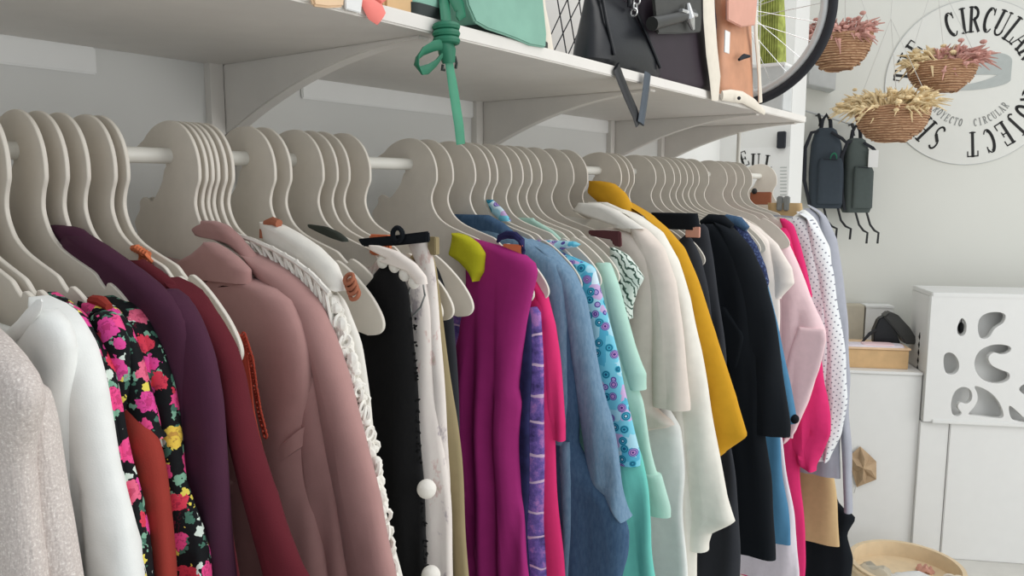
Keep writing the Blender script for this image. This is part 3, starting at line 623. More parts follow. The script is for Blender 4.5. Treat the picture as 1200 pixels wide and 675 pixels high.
# 19 striped leaf print top
y = H['E9']; g = G('printed_blouse', y, 'green and white striped leaf print top with tiny cap sleeve', 'top')
loft('body', y, [(718, 292), (728, 300), (736, 330), (738, 360), (740, 400)], None, .012, M['zebra'], g, hem=-.8, fold=(.002, 9, 42))
loft('sleeve', y+.008, [(722, 290), (738, 300), (749, 314), (756, 326), (748, 340), (742, 360)], [(716, 296), (722, 320), (728, 350), (734, 372)], .014, M['zebra'], g, fold=(0, 9, 43), top=.5)
m = MB(); m.prism([at(*p, y-.03) for p in ((688, 270), (706, 270), (726, 271), (727, 290), (718, 288), (716, 281), (704, 279), (690, 276))], (0, .008, 0)); m.build('neckband', M['maroon'], g, bevel=.002)
# 20 beige shirt
y = H['EA']; g = G('shirt', y, 'pale beige short-sleeved shirt in front of the ivory coat', 'shirt')
loft('body', y-.004, [(700, 262), (724, 266), (750, 278), (768, 300), (774, 350), (770, 420), (770, 480), (780, 500), (800, 500)], None, .018, M['beigepink'], g, hem=-.78, fold=(.003, 9, 44))
loft('sleeve', y+.006, [(732, 258), (758, 268), (780, 290), (794, 330), (800, 380), (805, 430), (810, 473)], [(742, 290), (758, 330), (765, 380), (766, 430), (768, 473)], .024, M['beigepink'], g, fold=(.002, 12, 45), top=.5)
loft('collar', y-.010, [(704, 238), (724, 246), (742, 258), (756, 268)], [(678, 240), (672, 247), (690, 254), (720, 264)], .014, M['creamcloth'], g, fold=(0, 1, 0), rows=24, top=.6)
y = (H['EA']+H['EB'])/2
o = loft('white_trousers', y, [(780, 470), (798, 500), (804, 560), (806, 620), (808, 690)], None, .014, M['whiteblouse'], None, hem=-1.15, fold=(.005, 12, 47), base=(XR, y*u, ZR-.3))
solo(o, 'white cotton trousers hanging below the beige shirt hem', 'trousers')
# 21 ivory coat
y = H['EB']; g = G('coat', y, 'ivory white coat with wide open sleeve, just left of the mustard coat', 'coat')
loft('body', y-.004, [(705, 240), (728, 246), (752, 262), (778, 290), (796, 330), (806, 400), (810, 520), (816, 610)], None, .018, M['whitecoat'], g, hem=-.85, fold=(.003, 8, 48))
loft('sleeve', y+.006, [(722, 243), (752, 254), (778, 272), (796, 305), (810, 350), (820, 400), (830, 450), (842, 520), (854, 580), (863, 611), (835, 624), (831, 636)], [(740, 262), (770, 300), (786, 360), (794, 440), (800, 520), (805, 600), (807, 637)], .026, M['whitecoat'], g, fold=(.0015, 12, 49), top=.5, sm=0, rows=110)
loft('collar', y-.006, [(712, 237), (732, 246), (750, 258)], [(690, 240), (684, 248), (706, 256), (730, 264)], .010, M['whitecoat'], g, fold=(0, 1, 0), rows=24, top=.6)
# 22 mustard coat
y = H['EC']; g = G('coat', y, 'mustard yellow coat with stand collar', 'coat')
loft('body', y-.004, [(710, 226), (730, 234), (758, 256), (784, 280), (800, 310), (814, 360), (826, 420), (838, 480)], [(700, 232), (706, 270), (726, 330), (744, 400), (760, 480)], .016, M['mustard'], g, hem=-.56, fold=(.003, 8, 50))
loft('sleeve', y+.006, [(728, 232), (756, 248), (782, 266), (804, 290), (820, 330), (836, 380), (852, 430), (866, 475), (879, 511), (849, 531)], [(760, 280), (790, 340), (804, 420), (818, 480), (832, 520), (847, 532)], .024, M['mustard'], g, fold=(.002, 12, 51), top=.5)
loft('collar', y-.016, [(704, 212), (720, 214), (734, 226), (742, 240)], [(692, 216), (690, 226), (704, 238), (726, 248)], .020, M['mustard'], g, fold=(0, 1, 0), rows=20, top=.6)
# 23 black trousers with band
y = H['F1']; g = G('trousers', y, 'black trousers hung by a wide waistband beyond the mustard coat', 'trousers')
loft('waistband', y-.02, [(818, 250), (821, 266)], [(764, 252), (776, 268)], .012, M['blackcloth'], g, fold=(0, 1, 0), rows=10, top=.9)
loft('leg', y, [(806, 268), (822, 300), (832, 360), (846, 430), (858, 520), (866, 600), (870, 690)], None, .018, M['charcoal'], g, hem=-1.15, fold=(.005, 9, 52))
m = MB(); a = at(812, 272, y-.03); m.box(a-Vector((.014, .003, .010)), a+Vector((.014, .003, .010))); m.build('label_patch', M['tanpink'], g, bevel=.001)
y = H['F3']; o = loft('cardigan', y, [(818, 258), (830, 264), (836, 300), (842, 350), (852, 420)], None, .016, M['charcoal'], None, hem=-.8, fold=(.003, 9, 53), base=(XR, y*u, ZR-.1)); solo(o, 'charcoal dotted cardigan squeezed against the black dress coat', 'cardigan')
# 24 black coat
y = H['F4']; g = G('coat', y, 'black dress coat with wide elbow-length sleeve', 'coat')
loft('body', y-.006, [(824, 257), (846, 262), (868, 290), (880, 330), (890, 400), (898, 480), (904, 560), (909, 655)], None, .022, M['blackcloth'], g, fold=(.004, 9, 54))
loft('sleeve', y+.010, [(838, 258), (860, 266), (882, 290), (898, 326), (908, 370), (918, 430), (929, 498)], [(840, 290), (852, 350), (860, 420), (868, 500)], .032, M['blackcloth'], g, fold=(.003, 10, 55), top=.5)
loft('lapel', y-.032, [(850, 360), (873, 392), (866, 430), (862, 470)], [(842, 360), (848, 400), (854, 440), (858, 470)], .006, M['blackcloth'], g, fold=(0, 1, 0), rows=20)
m = MB(); m.tube([at(*p, y-.005) for p in ((822, 262), (832, 257), (846, 258), (858, 266))], [.007, .012, .012, .007], 10); m.build('collar', M['blackcloth'], g)
# 25 navy speckled top
y = H['F7']; g = G('speckled_blouse', y, 'navy blue speckled top with short sleeve beyond the black coat', 'top')
loft('body', y, [(848, 258), (866, 266), (882, 300), (890, 340), (894, 400)], None, .016, M['navy'], g, hem=-.7, fold=(.003, 9, 56))
loft('sleeve', y+.008, [(856, 258), (874, 268), (888, 288), (898, 312), (902, 330), (896, 352)], [(862, 280), (876, 310), (884, 350)], .022, M['navy'], g, fold=(0, 9, 57), top=.5)
m = MB(); m.tube([at(*p, y-.01) for p in ((842, 262), (852, 257), (866, 260), (876, 268))], [.007, .012, .012, .007], 10); m.build('collar', M['denimdark'], g)
# 26 azure dress
y = H['F9']; g = G('dress', y, 'azure blue long-sleeved dress behind the black coat', 'dress')
loft('body', y, [(872, 275), (892, 320), (902, 360), (910, 430), (916, 520), (922, 580), (926, 638)], None, .016, M['blue'], g, fold=(.004, 9, 58))
loft('sleeve', y+.010, [(884, 300), (900, 330), (912, 380), (922, 430), (934, 490)], [(880, 340), (896, 400), (908, 450), (922, 494)], .018, M['blue'], g, fold=(.002, 9, 59), top=.5)
m = MB(); m.ball(at(931, 491, y+.0), .011, 12, 8); m.build('cuff_button', M['blackcloth'], g)
# 27 pale pink blouse
y = H['FB']; g = G('blouse', y, 'cream chiffon blouse in front of the pale pink flared one', 'blouse')
loft('body', y-.006, [(862, 254), (884, 264), (902, 282), (912, 330), (914, 420), (914, 480)], None, .018, M['creamtop'], g, hem=-.52, fold=(.003, 9, 60))
loft('sleeve', y+.006, [(866, 253), (890, 266), (912, 286), (929, 314), (932, 332), (918, 348)], [(876, 280), (888, 310), (898, 348)], .018, M['creamtop'], g, fold=(.003, 8, 73), top=.5)
y = H['FC']+.032; g = G('blouse', y, 'pale pink satin blouse with a wide flared sleeve near the far end', 'blouse')
loft('body', y-.006, [(900, 262), (918, 272), (926, 300), (934, 350), (930, 420), (922, 480)], None, .018, M['palepink'], g, hem=-.6, fold=(.003, 9, 74))
loft('sleeve', y+.002, [(906, 262), (922, 278), (936, 310), (950, 346), (963, 374), (969, 390), (962, 430), (948, 470), (932, 506), (922, 517)], [(900, 290), (906, 330), (910, 380), (914, 430), (917, 470), (920, 500), (921, 517)], .028, M['palepink'], g, fold=(.003, 8, 61), top=.5)
loft('frill', y-.034, [(966, 386), (969, 396), (960, 434), (946, 474), (930, 510)], [(936, 384), (926, 410), (920, 440), (918, 470), (922, 512)], .008, M['palepink'], g, fold=(.002, 9, 62), rows=40, top=.6)
# 28 hot pink ruffled dress
y = H['FD']; g = G('dress', y, 'hot pink dress with ruffled sleeve beyond the pale pink blouse', 'dress')
loft('body', y-.004, [(918, 262), (926, 270), (932, 300), (940, 350), (940, 420), (938, 500), (940, 580), (943, 690)], None, .020, M['hotpink'], g, hem=-1.15, fold=(.004, 9, 63))
loft('shoulder_strip', y+.004, [(920, 256), (930, 262), (938, 286), (945, 312), (952, 345)], [(914, 258), (922, 276), (930, 300), (940, 330), (948, 348)], .014, M['hotpink'], g, fold=(0, 1, 0), rows=30)
loft('sleeve', y+.010, [(944, 350), (958, 390), (966, 430), (971, 480), (973, 508), (966, 530), (958, 545)], [(934, 400), (928, 440), (922, 480), (924, 520), (936, 540), (944, 548)], .030, M['hotpink'], g, fold=(.005, 16, 64), top=.5)
# 29 white dotted blouse etc.
y = H['FE']; g = G('blouse', y, 'white blouse with small grey dots near the far end of the rail', 'blouse')
loft('body', y, [(930, 250), (946, 258), (960, 290), (970, 330), (974, 400), (974, 480), (970, 540)], None, .022, M['dots'], g, fold=(.004, 9, 65))
loft('sleeve', y+.012, [(936, 248), (952, 256), (968, 280), (978, 320), (985, 370), (991, 420), (994, 470), (988, 510), (972, 538)], [(946, 290), (956, 330), (962, 400), (966, 480), (968, 538)], .030, M['dots'], g, fold=(.003, 9, 66), top=.5)
y = 2.725; o = loft('shirt', y, [(940, 242), (956, 256), (972, 290), (978, 340), (980, 420), (976, 500)], None, .020, M['whiteblouse'], None, fold=(.003, 9, 67), base=(XR, y*u, ZR-.1)); solo(o, 'plain white shirt between the dotted blouse and the grey jersey', 'shirt')
y = H['FF']; g = G('jersey', y, 'grey jersey top with long sleeve, last soft garment before the counter', 'top')
loft('body', y, [(944, 240), (960, 250), (972, 290), (980, 350), (982, 420), (984, 500), (986, 560)], None, .020, M['grey'], g, hem=-.62, fold=(.003, 9, 68))
loft('sleeve', y+.012, [(948, 240), (968, 252), (982, 280), (989, 330), (994, 390), (998, 440), (996, 480), (998, 540), (1000, 600)], [(960, 290), (972, 350), (980, 420), (984, 480), (988, 540), (990, 595)], .024, M['grey'], g, fold=(.003, 9, 69), top=.5)
# tan skirt, black skirt, lilac items
y = 2.88; g = G('skirt', y, 'tan skirt hung from clips, showing below the hot pink ruffle', 'skirt')
loft('body', y, [(942, 250), (946, 300), (960, 400), (972, 500), (978, 560), (984, 640)], None, .018, M['tancloth'], g, fold=(.003, 9, 70), top=.8)
loft('waistband', y-.02, [(940, 238), (942, 256)], [(900, 240), (902, 258)], .010, M['tancloth'], g, fold=(0, 1, 0), rows=10, top=.9)
for p in (914, 922): m = MB(); a = at(p, 238, y-.03); m.box(a-Vector((.008, .008, .022)), a+Vector((.008, .008, .02))); m.build('clip', M['inkgrey'], g, bevel=.003)
y = 2.95; o = loft('skirt', y, [(950, 300), (966, 480), (982, 590), (992, 625), (1000, 655), (996, 690)], None, .016, M['blackcloth'], None, hem=-1.2, fold=(.003, 9, 71), base=(XR, y*u, ZR-.1)); solo(o, 'long black skirt whose flared hem shows below the tan skirt', 'skirt')
y = 2.40; o = loft('dress', y, [(890, 300), (906, 420), (918, 520), (930, 600), (938, 690)], None, .014, M['lilac'], None, hem=-1.2, fold=(.004, 9, 72), base=(XR, y*u, ZR-.1)); solo(o, 'pale lilac white dress showing as a strip beside the azure dress', 'dress')
y = 2.97; g = G('label_holder', y, 'brown leather label and black clip tops at the far end of the rail', 'label')
m = MB(); a = at(893, 232, y); m.box(a-Vector((.036, .004, .020)), a+Vector((.028, .004, .018))); m.build('leather_label', M['brown'], g, bevel=.002)
m = MB(); m.ball(at(884, 224, y-.01), .009, 10, 7); m.build('snap', M['black'], g)

# ---------------------------------------------------------------- things on the shelf
ZS = SZ+ST
def along(px, py, x=-.80): return atx(px, py, x)
def bagloft(rows, n=28, e=.45):
    """rows: (z, cx, cy, half x, half y) rounded boxes"""
    R = []
    for z, cx, cy, hx, hy in rows:
        ring = []
        for j in range(n):
            a = 2*PI*j/n; c, s = math.cos(a), math.sin(a)
            ring.append(Vector((cx+hx*math.copysign(abs(c)**e, c), cy+hy*math.copysign(abs(s)**e, s), z)))
        R.append(ring)
    m = MB(); m.rings(R); return m
def ytop(px, x=-.80): 
    d = ray(px, 40); return d.y*(x/d.x)*u
# things drooping over the shelf edge at left
q = atx(380, 2, -.772); m = MB(); m.prism([atx(*p, -.7745) for p in ((360, -8), (400, -8), (399, 9), (380, 10), (364, 8))], (.006, 0, 0)); m.box((SF-.06, atx(364, 0, -.7745).y, ZS), (SF+.004, atx(397, 0, -.7745).y, ZS+.012)); o = m.build('leather_pouch', M['peach'], base=(SF, q.y, ZS), bevel=.002); tag(o, 'peach leather pouch drooping over the left end of the shelf edge', 'pouch')
q = atx(410, 4, -.772); m = MB(); m.prism([atx(*p, -.7745) for p in ((402, -8), (424, -8), (421, 16), (403, 11))], (.003, 0, 0)); m.box((SF-.03, atx(404, 0, -.7745).y, ZS), (SF+.002, atx(421, 0, -.7745).y, ZS+.003)); o = m.build('paper_tag', M['paper'], base=(SF, q.y, ZS), bevel=.0008); tag(o, 'white paper tag hanging over the shelf edge beside the coral strap', 'tag')
y0, y1 = ytop(448), ytop(488)
m = MB(); m.box((SF-.12, y0, ZS), (SF-.012, y1, ZS+.030)); o = m.build('wooden_tray', M['wood'], base=(SF-.06, (y0+y1)/2, ZS), bevel=.003); tag(o, 'flat wooden tray on the shelf left of the green bags', 'tray')
a = along(446, 18, -.776); t = thing('leather_strap', (SF, a.y, ZS), 'coral leather strap with rounded tip drooping over the shelf edge', 'strap')
m = MB(); P = [along(420, -6, -.79), along(432, 4, -.775), along(440, 14, -.770), along(447, 22, -.768)]; m.tube(P, [.008, .011, .014, .010], 10, ((1, 0, 0), .25)); m.build('band', M['coral'], t)
m = MB(); m.tube([along(432, -4, -.785), along(444, 2, -.775), along(452, -5, -.785)], .004, 8); m.build('loop', M['coral'], t)
# small green bag + knotted strap
yA, yB = ytop(474), ytop(517)
t = thing('small_bag', (SF-.06, (yA+yB)/2, ZS), 'small mint green bag with dark base on the shelf', 'bag')
m = bagloft([(ZS+.014, SF-.06, (yA+yB)/2, .052, (yB-yA)/2), (ZS+.07, SF-.06, (yA+yB)/2, .050, (yB-yA)/2*.98), (ZS+.13, SF-.06, (yA+yB)/2, .03, (yB-yA)/2*.9)]); m.build('body', M['mint_leather'], t)
m = bagloft([(ZS, SF-.06, (yA+yB)/2, .054, (yB-yA)/2*1.02), (ZS+.015, SF-.06, (yA+yB)/2, .054, (yB-yA)/2*1.02)]); m.build('base', M['darkbase'], t)
t = thing('knotted_strap', tuple(along(522, 40, -.765)), 'dark green leather strap knotted and hanging down from the shelf', 'strap')
xs = -.765
m = MB(); m.tube([along(*p, xs-(.02 if i < 2 else 0)) for i, p in enumerate(((520, -14), (521, 8), (523, 28), (524, 44)))], [.009, .010, .010, .010], 10, ((1, 0, 0), .35)); m.build('band', M['greenstrap'], t)
m = MB(); m.tube([along(*p, xs-.015) for p in ((528, -10), (538, 8), (540, 16), (536, 22))], [.010, .011, .010, .004], 10, ((1, 0, 0), .3)); m.build('band', M['greenstrap'], t)
c = along(523, 38, xs)
m = MB()
for k, dz in enumerate((.006, -.002, -.010)):
    m.torus(c+Vector((0, 0, dz)), (.86, .1, .1), (0, 1, 0), .012, .0052, 20, 8)
m.tube([along(520, 46, xs), along(524, 60, xs), along(526, 74, xs)], [.010, .013, .009], 12, ((1, 0, 0), .7)); m.build('knot', M['greenstrap'], t)
m = MB(); P = [(517, 52), (508, 54), (496, 60), (489, 68), (488, 76), (493, 83), (502, 81), (511, 74), (517, 66)]
m.tube([along(*p, xs+.004) for p in P], .0062, 8, ((.4, .8, .2), .35)); m.build('loop', M['greenstrap'], t)
m = MB(); m.tube([along(*p, xs) for p in ((526, 72), (530, 96), (534, 122), (538, 148), (540, 169))], [.007, .0085, .009, .009, .0085], 10, ((1, 0, 0), .25)); m.build('tail', M['greentail'], t)
m = MB(); m.tube([along(519, 76, xs), along(518, 82, xs), along(521, 82, xs)], .0018, 6); m.tube([along(533, 66, xs), along(535, 74, xs), along(534, 80, xs)], .0018, 6); m.build('buckle', M['darkbase'], t)
# big mint bag
yA, yB = ytop(548), ytop(641); yc = (yA+yB)/2
t = thing('tote_bag', (SF-.06, yc, ZS), 'large mint green leather tote with draped front, right of the knotted strap', 'bag')
bx = SF-.055
m = bagloft([(ZS+.010, bx, yc+.01, .046, (yB-yA)/2*.95), (ZS+.05, bx, yc, .048, (yB-yA)/2*.98), (ZS+.12, bx, yc-.008, .04, (yB-yA)/2*1.0), (ZS+.20, bx, yc-.02, .02, (yB-yA)/2*1.0)]); m.build('body', M['mint_leather'], t)
m = MB(); P = [(546, -10), (549, 6), (558, 26), (572, 34), (590, 40), (606, 46), (622, 53), (640, 56), (641, 40), (636, -10)]
m.prism([along(*p, -.772) for p in P], (-.006, 0, 0)); m.build('flap', M['mint_leather'], t, smooth=False, bevel=.002)
m = bagloft([(ZS, bx, yc+.01, .05, (yB-yA)/2*.97), (ZS+.011, bx, yc+.01, .05, (yB-yA)/2*.97)]); m.build('base', M['darkbase'], t)  # dark slab painting in the shadow gap between tote and shelf
# beige strap bag sliver
yA, yB = ytop(630), ytop(645)
m = MB(); m.tube([along(*p, -.80) for p in ((632, -14), (634, 10), (639, 36), (643, 62))], [.012, .012, .013, .013], 10, ((1, 0, 0), .3)); m.build('x', M['cream'], None)
o = bpy.data.objects[-1] if False else [q for q in C.objects if q.name == 'x'][0]; o.name = 'webbing_strap'; tag(o, 'cream webbing strap standing between the mint tote and wire rack', 'strap')
# wire rack
t = thing('wire_rack', tuple(atx(668, 66, -.95)), 'thin dark wire rack behind the black handbag', 'rack')
m = MB()
for p, q in (((650, -20), (664, 64)), ((662, -20), (676, 66)), ((676, -20), (688, 70)), ((694, -20), (700, 72))): m.tube([atx(*p, -.95), atx(*q, -.95)], .0013, 6)
for p, q in (((690, -20), (648, 62)), ((674, -20), (646, 40)), ((704, -20), (664, 68))): m.tube([atx(*p, -.955), atx(*q, -.955)], .0011, 6)
p0 = atx(644, 62, -.95); p1 = atx(706, 62, -.95); m.tube([(p0.x, p0.y, ZS+.002), (p1.x, p1.y, ZS+.002)], .002, 6); m.build('wires', M['charcoal'], t)
# black handbag
yA, yB = atx(702, 75, -.775).y, atx(784, 95, -.775).y; yc = (yA+yB)/2; hw = (yB-yA)/2; bx = CX-.775*u-.034
t = thing('handbag', (bx, yc, ZS), 'black leather handbag with curved handle in the middle of the shelf', 'bag')
m = bagloft([(ZS, bx, yc, .028, hw*.94), (ZS+.008, bx, yc, .034, hw), (ZS+.03, bx, yc-.004, .033, hw*.93), (ZS+.06, bx-.003, yc-.010, .028, hw*.78), (ZS+.09, bx-.006, yc-.018, .020, hw*.64), (ZS+.118, bx-.010, yc-.022, .010, hw*.55), (ZS+.124, bx-.010, yc-.022, .005, hw*.52)], 48, .62); m.build('body', M['blackleather'], t)
m = MB()
for s_ in (-1, 1):
    P = [(bx+s_*.012, yc-.028+.04*math.cos(PI*k/10), ZS+.11+.07*math.sin(PI*k/10)) for k in range(11)]; m.tube(P, .0045, 8)
m.build('handle', M['blackleather'], t)
m = MB(); m.tube([(bx+.008, yc-.022-hw*.44, ZS+.115), (bx+.022, yc-.022-hw*.5, ZS+.07), (bx+.034, yc-hw*.62, ZS+.016)], .003, 8); m.build('piping', M['blackleather'], t)
m = MB(); m.tube([(bx+.008, yc-.022+hw*.44, ZS+.115), (bx+.022, yc+hw*.45, ZS+.07), (bx+.034, yc+hw*.70, ZS+.016)], .003, 8); m.build('piping', M['blackleather'], t)
m = MB()
for k in range(8): m.torus((bx+.02, yc+.012+.008*k*.6, ZS+.10+.010*k), (0, 1, .2) if k % 2 else (1, 0, .2), (0, -.2, 1), .006, .0016, 12, 6)
m.build('chain', M['chrome'], t)
m = MB(); m.tube([atx(*p, -.772) for p in ((722, 78), (727, 92), (735, 112), (744, 132), (748, 145))], .012, 8, ((1, 0, 0), .25)); s1 = m.build('strap', M['blackleather'], t)
m = MB(); m.tube([atx(*p, -.766) for p in ((759, 86), (757, 104), (754, 126), (751, 145))], .012, 8, ((1, 0, 0), .25)); m.build('strap', M['strapblue'], t)
# aubergine tote
yA, yB = atx(764, 92, -.78).y, atx(848, 112, -.78).y; yc = (yA+yB)/2; hw = (yB-yA)/2; bx = CX-.845*u
t = thing('tote_bag', (bx, yc, ZS), 'tall aubergine tote with dark flap pocket, silver clasp and cream strap', 'bag')
m = bagloft([(ZS, bx, yc, .044, hw*.97), (ZS+.01, bx, yc, .05, hw), (ZS+.15, bx, yc, .046, hw), (ZS+.30, bx, yc, .02, hw*.98)], 40, .4); m.build('body', M['aubergine'], t)
m = MB(); P = [(762, -12), (766, 30), (768, 40), (790, 40), (818, 38), (822, -12)]; m.prism([atx(*p, -.776) for p in P], (.006, 0, 0)); fl = m.build('flap', M['flap'], t, smooth=False, bevel=.002)
m = MB(); m.tube([atx(764, 28, -.766), atx(790, 22, -.762), atx(812, 16, -.764)], [.012, .010, .009], 12); m.build('roll', M['flap'], fl)
m = MB(); m.tube([atx(806, 4, -.758), atx(808, 20, -.755), atx(812, 34, -.758)], [.004, .010, .004], 10); m.tube([atx(798, 12, -.756), atx(816, 18, -.756)], .004, 8); m.build('clasp', M['chrome'], fl)
m = MB(); m.tube([atx(*p, -.766) for p in ((830, -14), (831, 20), (834, 60), (838, 92), (838, 118))], [.028, .030, .030, .029, .018], 12, ((1, 0, 0), .14)); m.build('strap', M['cream'], t)
# tan bag
yA, yB = atx(851, 114, -.78).y, atx(891, 124, -.78).y; yc = (yA+yB)/2; hw = (yB-yA)/2
t = thing('satchel', (bx, yc, ZS), 'tan leather satchel with cream edge beside the aubergine tote', 'bag')
m = bagloft([(ZS, bx, yc, .044, hw*.9), (ZS+.01, bx, yc, .048, hw*.92), (ZS+.28, bx, yc, .03, hw*.86)], 36, .4); m.build('body', M['tan'], t)
m = MB(); P = [(850, -14), (850, 24), (866, 32), (882, 30), (886, -14)]; m.prism([atx(*p, -.776) for p in P], (.006, 0, 0)); m.build('flap', M['tanpink'], t, smooth=False, bevel=.002)
m = MB(); m.tube([atx(*p, -.775) for p in ((884, -14), (886, 40), (888, 60), (890, 90), (891, 120))], [.008, .008, .010, .008, .010], 10, ((1, 0, 0), .4)); m.build('edge_strap', M['cream'], t)
m = MB(); m.tube([atx(866, 70, -.775), atx(872, 66, -.772), atx(878, 66, -.775)], [.003, .006, .003], 8); m.build('stud', M['charcoal'], t)
m = MB(); m.box(atx(849, 54, -.772)-Vector((.001, 0, .012)), atx(855, 40, -.772)+Vector((.001, 0, .004))); m.build('swing_tag', M['paper'], t)
t = thing('canvas_strap', tuple(atx(872, 116, -.775)), 'cream canvas strap lying over the shelf edge under the tan satchel', 'strap')
m = MB(); m.tube([atx(*p, -.768) for p in ((846, 112), (856, 112), (870, 114), (884, 122), (896, 132))], [.010, .013, .013, .012, .006], 10, ((1, 0, 0), .3)); m.build('band', M['cream'], t)
m = MB(); m.ball(atx(866, 115, -.752), .004, 10, 7); m.build('eyelet', M['charcoal'], t)
# olive bundle and white box seen through the wheel
y = 2.58
a, b = at(887, 76, y), at(918, -20, y); t = thing('woven_runner', (((a.x+b.x)/2), y*u, a.z), 'rolled olive green woven runner behind the bicycle wheel', 'textile')
hwid = (b.x-a.x)/2
m = bagloft([(a.z, (a.x+b.x)/2+.004, y*u+.03, hwid*1.0, .03), (a.z+.1, (a.x+b.x)/2, y*u+.03, hwid*.92, .03), (b.z, (a.x+b.x)/2-.006, y*u+.03, hwid*.8, .028)], 24, .6); m.build('roll', M['olive'], t)
m = MB()
for k in range(9):
    x = a.x+.004+k*(b.x-a.x-.01)/8; m.tube([(x, y*u-.002, a.z+.002), (x-.004, y*u-.001, b.z)], .0022, 6)
m.build('fringe', M['olive'], t)
t = thing('white_box', (((a.x+b.x)/2), y*u+.03, ZS), 'white box on the shelf under the olive runner', 'box')
m = MB(); m.box((a.x-.01, y*u-.008, ZS), (b.x+.014, y*u+.07, a.z-.008)); m.build('body', M['lightgrey'], t, smooth=False, bevel=.002)
m = MB(); m.box((a.x-.012, y*u-.010, a.z-.010), (b.x+.016, y*u+.072, a.z)); m.build('lid', M['paper'], t, smooth=False, bevel=.002)
a = at(889, 132, 2.72); b = at(914, 102, 2.72); o_z = ZS
m = MB(); m.box((a.x, 2.72*u, ZS), (b.x, 2.72*u+.07, ZS+(b.z-a.z)*.85)); o = m.build('card_box', M['greybox'], base=((a.x+b.x)/2, 2.7*u+.03, ZS), smooth=False, bevel=.002); tag(o, 'dark grey box at the far end of the shelf by the wheel', 'box')
# bicycle wheel
wy = 2.45; s_ = wy/2.2
wc = W(-.796*s_, wy, .483*s_); wr = .2596*s_*u-.010
wc.z = ZS+wr+.011
t = thing('bicycle_wheel', (wc.x, wc.y, ZS), 'bicycle wheel with black tyre standing on the far end of the shelf', 'wheel')
m = MB(); m.torus(wc, (1, 0, 0), (0, 0, 1), wr, .011, 96, 12); m.build('tyre', M['tyre'], t)
m = MB(); m.torus(wc, (1, 0, 0), (0, 0, 1), wr-.019, .0105, 96, 10); m.build('rim', M['rim'], t)
m = MB(); m.tube([wc+Vector((0, -.03, 0)), wc+Vector((0, .03, 0))], .014, 16); m.build('hub', M['chrome'], t)
m = MB()
for k in range(28):
    a = 2*PI*k/28; d = Vector((math.cos(a), 0, math.sin(a))); a2 = a+(.9 if k % 2 else -.9); h = Vector((math.cos(a2), 0, math.sin(a2)))*.013+Vector((0, .02 if k % 4 < 2 else -.02, 0))
    m.tube([wc+h, wc+d*(wr-.026)], .0009, 5)
sp = m.build('spokes', M['chrome'], t)

# ---------------------------------------------------------------- far end: poster, sign, baskets, backpacks
def flatpx(P, y): return [at(a, b, y) for a, b in P]
# --- glyphs: stroke lists (polyline, width) in a unit-height box
TK, TN = .135, .05
def arc(cx, cy, rx, ry, a0, a1, n=14): return [(cx+rx*math.cos(math.radians(a0+(a1-a0)*i/n)), cy+ry*math.sin(math.radians(a0+(a1-a0)*i/n))) for i in range(n+1)]
def serif(x, z, w=.13): return ([(x-w, z), (x+w, z)], TN)
GL = {
 'T': ([([(.25, 0), (.25, 1)], TK), ([(0, .975), (.5, .975)], TN), ([(.01, .975), (.01, .78)], TN), ([(.49, .975), (.49, .78)], TN), serif(.25, .025)], .5),
 'H': ([([(.1, 0), (.1, 1)], TK), ([(.45, 0), (.45, 1)], TK), ([(.1, .5), (.45, .5)], TN), serif(.1, .025), serif(.1, .975), serif(.45, .025), serif(.45, .975)], .55),
 'E': ([([(.1, 0), (.1, 1)], TK), ([(0, .975), (.42, .975)], TN), ([(0, .025), (.44, .025)], TN), ([(.1, .5), (.33, .5)], TN), ([(.42, .975), (.42, .78)], TN), ([(.44, .025), (.44, .24)], TN), ([(.33, .6), (.33, .4)], TN)], .46),
 'C': ([(arc(.27, .5, .2, .44, 100, 260), TK), (arc(.27, .5, .2, .47, 45, 100, 6), TN), (arc(.27, .5, .2, .47, 260, 315, 6), TN), ([(.43, .72), (.43, .95)], TN)], .48),
 'I': ([([(.14, 0), (.14, 1)], TK), serif(.14, .025), serif(.14, .975)], .28),
 'R': ([([(.1, 0), (.1, 1)], TK), serif(.1, .025), ([(0, .975), (.25, .975)], TN), (arc(.24, .74, .17, .22, 90, -90), TK*.85), ([(.1, .5), (.25, .5)], TN), ([(.24, .5), (.46, .02)], TK*.9)], .5),
 'U': ([([(.1, 1), (.1, .25)], TK), (arc(.27, .25, .17, .22, 180, 360), TN*1.5), ([(.44, .25), (.44, 1)], TN), serif(.1, .975), serif(.44, .975, .08)], .54),
 'L': ([([(.1, 0), (.1, 1)], TK), ([(0, .025), (.42, .025)], TN), ([(.42, .025), (.42, .26)], TN), serif(.1, .975)], .44),
 'A': ([([(.06, 0), (.27, 1)], TN), ([(.27, 1), (.48, 0)], TK), ([(.13, .32), (.40, .32)], TN), serif(.06, .025, .08), serif(.48, .025, .1)], .56),
 'P': ([([(.1, 0), (.1, 1)], TK), serif(.1, .025), ([(0, .975), (.25, .975)], TN), (arc(.24, .72, .18, .235, 90, -90), TK*.85), ([(.1, .485), (.25, .485)], TN)], .46),
 'O': ([(arc(.27, .5, .2, .45, 90, 270), TK), (arc(.27, .5, .2, .45, -90, 90), TK*.9)], .54),
 'J': ([([(.25, 1), (.25, .12)], TK), (arc(.13, .12, .12, .12, 0, -150, 8), TN*1.3), serif(.25, .975)], .4),
 'S': ([(arc(.23, .74, .16, .22, 40, 230, 10), TN*1.6), ([(.12, .62), (.34, .40)], TK), (arc(.22, .26, .17, .23, 50, -150, 10), TN*1.6)], .46),
 'Y': ([([(.04, 1), (.25, .48)], TK), ([(.46, 1), (.25, .48)], TN), ([(.25, .48), (.25, 0)], TK), serif(.25, .025)], .5)}
